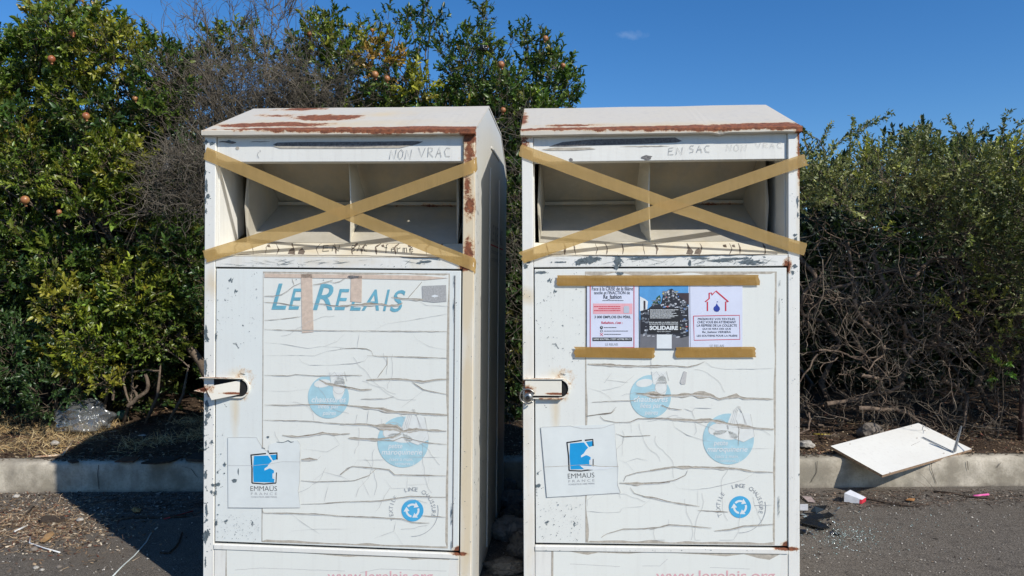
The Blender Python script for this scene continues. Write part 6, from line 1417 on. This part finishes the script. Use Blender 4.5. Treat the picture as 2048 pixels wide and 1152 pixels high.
slab('dead_leaf', [(1811, 1000), (1818, 996), (1830, 997), (1828, 1002)], [.006, .016, .006, .012], .002, simple('orange_leaf', (.42, .20, .07), .7, .25, 50), 'small orange-brown leaf on the asphalt below the board', 'leaf')
slab('wooden_slat', [(255, 874), (262, 865), (352, 864), (352, 870)], [.205] * 4, .014, M['darkwood'], 'dark flat slat half buried in the shaded verge left of the bins', 'slat')
# stones
def rock(name, px, z, r, mat, label, cat, seed, flat=.6, group=None):
    import bmesh
    bm = bmesh.new(); bmesh.ops.create_icosphere(bm, subdivisions=3, radius=1)
    for v in bm.verts: k = 1 + .28 * mnoise.noise(v.co * 1.3 + Vector((seed, 0, 0))) + .1 * mnoise.noise(v.co * 4 + Vector((0, seed, 0))); v.co = Vector((v.co.x * k, v.co.y * k * .8, v.co.z * k * flat)) * r
    me = bpy.data.meshes.new(name); bm.to_mesh(me); bm.free(); p = on_z(px[0], px[1], z); o = link(name, me, mat); o.location = (p.x, p.y, z + r * flat * .6); return tag(o, label, cat, group)
M['stone'] = simple('pale_stone', (.40, .37, .32), .85, .3, 50, bump=.4); M['stonew'] = simple('white_stone', (.42, .39, .34), .8, .35, 50, bump=.4); M['stoned'] = simple('brown_stone', (.20, .17, .14), .9, .3, 50, bump=.4)
rock('stone', (32, 995), 0, .022, M['stonew'], 'pale stone in the gutter at the far left', 'stone', 1)
rock('stone', (160, 1042), 0, .020, M['stonew'], 'white stone at the right end of the left litter heap, by the shadow edge', 'stone', 2)
rock('stone', (68, 1101), 0, .020, M['stoned'], 'brownish stone just below the bent white straw', 'stone', 3)
rock('stone', (72, 1137), 0, .013, M['stonew'], 'left one of two white stones lying close together near the bottom edge', 'stone', 4)
rock('stone', (84, 1141), 0, .010, M['stonew'], 'right one of two white stones lying close together near the bottom edge', 'stone', 5)
rock('stone', (118, 1135), 0, .012, M['stoned'], 'small brown stone alone near the bottom edge at the left', 'stone', 6)
rock('concrete_lump', (1612, 893), .19, .06, M['stone'], 'broken pale concrete lump on the kerb against the right bin', 'rubble', 7, .45)
rock('stone', (1740, 872), .21, .085, M['stoned'], 'big rounded brown stone half hidden behind the leaning board', 'stone', 8, .7)
rock('stone', (110, 889), .2, .03, M['stonew'], 'pale stone on the sunny verge left of the bin shadow', 'stone', 9)
rock('stone', (285, 876), .2, .03, M['stone'], 'pale stone in the shaded verge beside the dark slat', 'stone', 10)

# ---- white board resting across the kerb
bt = [Vector((2.15728, 4.96181, .25040)), Vector((2.97686, 5.36842, .32849)), Vector((3.15767, 5.02995, .21635)), Vector((2.33976, 4.62403, .14407))]
nb = (bt[1] - bt[0]).cross(bt[3] - bt[0]).normalized(); nb = nb if nb.z > 0 else -nb
bd = empty('discarded_board', (2.65, 4.95, .19)); tag(bd, 'white laminated board with chipped brown edges lying across the kerb', 'board')
oB = Vector(bd.location); b = MB(); th = .018
V = [v - oB for v in bt] + [v - nb * th - oB for v in bt]
b.mi = 0; b.add(V, [(0, 1, 2, 3)]); b.mi = 1; b.v = b.v; b.add(V, [(7, 6, 5, 4), (0, 1, 5, 4), (1, 2, 6, 5), (2, 3, 7, 6), (3, 0, 4, 7)])
M['laminate'] = paint('white_laminate', (.78, .78, .77), dirt=.5, rough=.4); M['chipboard'] = simple('chipboard_edge', (.36, .24, .15), .85, .35, 90)
me = bpy.data.meshes.new('panel'); me.from_pydata(b.v, [], b.f); o = link('panel', me, [M['laminate'], M['chipboard']], bd); me.polygons.foreach_set('material_index', b.m)
def on_board(px, py, h=0):
    r_ = ray(px, py); o_ = Vector((0, 0, CAM_H)); p0 = bt[0] + nb * h; t_ = (p0 - o_).dot(nb) / r_.dot(nb); return o_ + r_ * t_
p1, p2 = on_board(1846, 874, .004), on_board(1908, 904, .004); dv = (p2 - p1).normalized(); sv = dv.cross(nb)
b = MB()
for off in (0, .010): b.tube([p1 + sv * off - oB, p2 + sv * (off * .2) - oB], .0028, 6)
b.build('flat_bracket_arm', M['alu'], bd)
b = MB(); q = on_board(1909, 904, .003); tip = on_y(1923, 852, q.y - .02); a_ = (tip - q); s_ = Vector((1, .2, 0)).normalized()
w0, w1 = .013, .006; b.add([q - s_ * w0 - oB, q + s_ * w0 - oB, tip + s_ * w1 - oB, tip - s_ * w1 - oB] + [v + Vector((0, .006, 0)) for v in (q - s_ * w0 - oB, q + s_ * w0 - oB, tip + s_ * w1 - oB, tip - s_ * w1 - oB)], [(0, 1, 2, 3), (7, 6, 5, 4), (0, 1, 5, 4), (1, 2, 6, 5), (2, 3, 7, 6), (3, 0, 4, 7)])
b.tube([q - s_ * .001 + Vector((0, -.004, 0)) - oB, tip + Vector((0, -.004, 0)) - oB], .003, 6); b.build('upright_bracket_arm', M['alu'], bd)
b = MB()
for (x, y) in ((1700, 888), (1888, 906), (1850, 861), (1780, 945), (1834, 876)):
    c_ = on_board(x, y, .0008); b.tube([c_ - nb * .001 - oB, c_ + nb * .0012 - oB], .0035, 8)
b.build('screw', M['chipboard'], bd)

# small box, cards
cb = empty('cigarette_packet', on_z(1708, 1000, 0)); tag(cb, 'crushed white cigarette packet with a red end on the asphalt below the board', 'cigarette packet'); oC = Vector(cb.location)
pA = [on_z(1688, 1004, 0), on_z(1723, 1008, 0), on_z(1731, 1003, 0), on_z(1700, 997, 0)]; b = MB(); ht = (.055, .026, .026, .055)
V = [v - oC for v in pA] + [v + Vector((.002, 0, h_)) - oC for v, h_ in zip(pA, ht)]
b.add(V, [(3, 2, 1, 0), (4, 5, 6, 7), (0, 1, 5, 4), (1, 2, 6, 5), (2, 3, 7, 6), (3, 0, 4, 7)]); b.build('carton', simple('white_card', (.66, .67, .70), .55, .08), cb)
b = MB(); e0, e1 = V[1], V[2]; u = (V[1] - V[0]).normalized(); b.add([V[1] - u * .012 + Vector((0, -.001, 0)), V[1] + u * .002, V[5] + u * .002 + Vector((0, -.001, .001)), V[5] - u * .012 + Vector((0, -.001, .001)), V[2] + u * .002, V[6] + u * .002 + Vector((0, 0, .001))], [(0, 1, 2, 3), (1, 4, 5, 2)]); b.build('red_end', M['redink'], cb)
slab('paper_card', [(1600, 1020), (1600, 1008), (1616, 1008), (1616, 1020)], [.004, .004, .004, .004], .003, simple('grey_card', (.55, .56, .58), .6, .1), 'small whitish card on the asphalt touching the right bin, above the black plastic', 'card')
slab('paper_card', [(1604, 992), (1622, 993), (1631, 1004), (1616, 1003)], [.004] * 4, .003, simple('tan_card', (.42, .33, .30), .6, .2, 60), 'small pinkish printed card on the asphalt between the small white card and the kerb', 'card')
sh_l = ['arched black plastic shard standing highest in the heap of shards right of the bins', 'long black plastic shard at the front of the heap right of the bins', 'small black plastic shard touching the right bin at the bottom of the shard heap', 'flat black plastic shard at the right end of the shard heap', 'glossy black plastic shard in the middle of the shard heap']
for k, (pp, zz) in enumerate((([(1621, 1022), (1630, 1012), (1654, 1010), (1650, 1018), (1632, 1026)], [.02, .05, .055, .03, .012]), ([(1600, 1038), (1622, 1036), (1652, 1048), (1660, 1056), (1640, 1056), (1604, 1046)], [.01, .02, .02, .008, .01, .01]), ([(1598, 1058), (1612, 1059), (1612, 1065), (1598, 1065)], [.006, .012, .006, .006]), ([(1636, 1028), (1660, 1025), (1668, 1031), (1650, 1034)], [.01, .012, .006, .006]), ([(1610, 1034), (1640, 1026), (1650, 1034), (1625, 1042)], [.012, .03, .02, .008]))):
    slab('plastic_shard', pp, zz, .004, M['blackplastic'], sh_l[k], 'plastic shard', None, 'black plastic shards beside the right bin')
P = field(90, lambda: (g.uniform(1598, 1680), g.uniform(1008, 1070)), lambda a, b_: .6); chips('plastic_splinters', P, g.lognormal(-4.0, .45, 90), g.lognormal(-4.7, .4, 90), [(.014, .016, .018), (.03, .03, .035), (.20, .24, .25)], M['shine'], 19, .7, .5)
# rusty post at the right edge
b = MB(); p = on_z(2041, 878, .2); b.tube([(p.x, p.y, .15), (p.x + .01, p.y, .5), (p.x + .022, p.y, .78)], .020, 10); o = b.build('rusty_post', simple('rusty_post', (.075, .04, .03), .85, .4, 40, bump=.4), None, True); tag(o, 'dark rusty metal post at the right edge of the picture in front of the hedge', 'post')

# crumpled sacks and bags
def crumple(name, loc, rad, seed, mat, label, cat, amp=.22, group=None, hf=1.0):
    import bmesh
    bm = bmesh.new(); bmesh.ops.create_icosphere(bm, subdivisions=5, radius=1)
    for v in bm.verts:
        n_ = v.co.copy(); s_ = Vector((seed * 3.1, seed, -seed)); k = 1 + amp * mnoise.noise(n_ * 1.5 + s_) + amp * .9 * (.5 - abs(mnoise.noise(n_ * 3.1 + s_))) + hf * amp * .55 * (.5 - abs(mnoise.noise(n_ * 7 + s_))) + hf * amp * .25 * abs(mnoise.noise(n_ * 15 + s_))
        v.co = Vector((n_.x * k * rad[0], n_.y * k * rad[1], max(n_.z * k * rad[2], -rad[2] * .62)))
    me = bpy.data.meshes.new(name); bm.to_mesh(me); bm.free(); o = link(name, me, mat, None, True); o.location = (loc[0], loc[1], loc[2] + rad[2] * .6); return tag(o, label, cat, group)
t = NT('clear_film'); t.fin((.13, .135, .135), .08, 0, 1.0); t.bump(t.noise(9, 3, .6, dist=3.5), 1.0, .05)
trn = t.n('ShaderNodeBsdfTransparent'); trn.inputs[0].default_value = (.86, .87, .87, 1); mm = t.n('ShaderNodeMixShader'); gl = t.n('ShaderNodeBsdfGlossy'); gl.inputs['Roughness'].default_value = .16; gl.inputs['Color'].default_value = (.75, .77, .78, 1); lw = t.n('ShaderNodeLayerWeight'); lw.inputs[0].default_value = .62; t.l(lw.outputs['Facing'], mm.inputs[0]); t.l(trn.outputs[0], mm.inputs[1]); t.l(gl.outputs[0], mm.inputs[2]); df = t.n('ShaderNodeBsdfDiffuse'); df.inputs[0].default_value = (.42, .43, .43, 1); m3 = t.n('ShaderNodeMixShader'); m3.inputs[0].default_value = .16; t.l(mm.outputs[0], m3.inputs[1]); t.l(df.outputs[0], m3.inputs[2]); t.l(m3.outputs[0], t.o.inputs[0]); M['film'] = t.m
M['bagwhite'] = simple('white_bag_film', (.30, .28, .25), .5, .3, 14); M['baggrey'] = simple('grey_cloth', (.19, .17, .14), .8, .3, 14); M['baggreen'] = simple('green_bag', (.06, .13, .09), .4, .2)
v = at(167, 810, 5.6); crumple('plastic_sack', (v[0], 5.6, .235), (.175, .13, .115), 4, M['film'], 'clear crumpled plastic sack lying under the left pomegranate tree', 'plastic sack', .5, None, .12)
v = at(243, 815, 5.95); crumple('plastic_scrap', (v[0], 5.95, .235), (.045, .03, .04), 6, M['baggreen'], 'small green plastic scrap under the left tree beside the clear sack', 'plastic scrap')
gr = 'rubbish lying in the gap between the bins'
for k, (px, py, y, rd, mt, lb) in enumerate(((1028, 996, 4.45, (.075, .06, .05), 'bagwhite', 'small white crumpled bag in the gap between the bins, nearest the kerb'), (1030, 1012, 4.2, (.06, .05, .04), 'baggrey', 'small grey crumpled bag in the middle of the gap between the bins'), (1022, 1068, 3.9, (.085, .07, .055), 'bagwhite', 'largest pale crumpled bag in the gap between the bins'), (1040, 1100, 3.65, (.05, .05, .05), 'baggrey', 'grey bag in the gap between the bins, touching the right bin'), (1012, 1135, 3.45, (.07, .05, .03), 'baggrey', 'flat greyish rag in the gap, nearest the camera'), (1016, 985, 4.62, (.05, .05, .06), 'baggrey', 'grey rag standing at the kerb in the gap between the bins'))):
    v = at(px, py, y); crumple('rubbish_bag', (v[0], y, 0), rd, 10 + k, M[mt], lb, 'rubbish bag', .42, gr, 1.7)
v = at(335, 333, 5.5); crumple('plastic_scrap', (v[0], v[1], v[2] - .03), (.022, .02, .045), 31, M['bagwhite'], 'white plastic scrap caught in the dead twigs left of the left bin', 'plastic scrap', .4)
v = at(967, 95, 5.8); crumple('plastic_scrap', (v[0], v[1], v[2] - .02), (.025, .02, .025), 32, M['blackplastic'], 'black plastic scrap caught high in the middle pomegranate tree', 'plastic scrap', .4)
# a fresh weed with bright leaves in front of the right-hand tangle
wd = empty('young_weed', at(2005, 740, 5.3)); tag(wd, 'small fresh green sprout with pointed leaves in front of the bare branches at right', 'weed')
gg = np.random.default_rng(3); Pw = np.array([[-.02, 0, .03], [.05, 0, .025], [-.03, 0, -.06], [.01, .02, -.03], [.06, .01, -.01], [.0, 0, .04]]); V, Fc, Cl = scatter(TP[:3], Pw, gg.normal(size=(6, 3)) + [0, -.3, .6], np.full(6, .75), np.array([(.10, .20, .03)] * 6), gg); link('leaves', mesh_np('leaves', V, Fc, Cl), M['leaf'], wd)
b = MB(); b.tube([(0, .05, -.5), (.03, .03, -.25), (0, 0, 0), (.05, 0, .03)], [.005, .004, .003, .002], 6); b.build('stem', M['thin_twig'], wd)
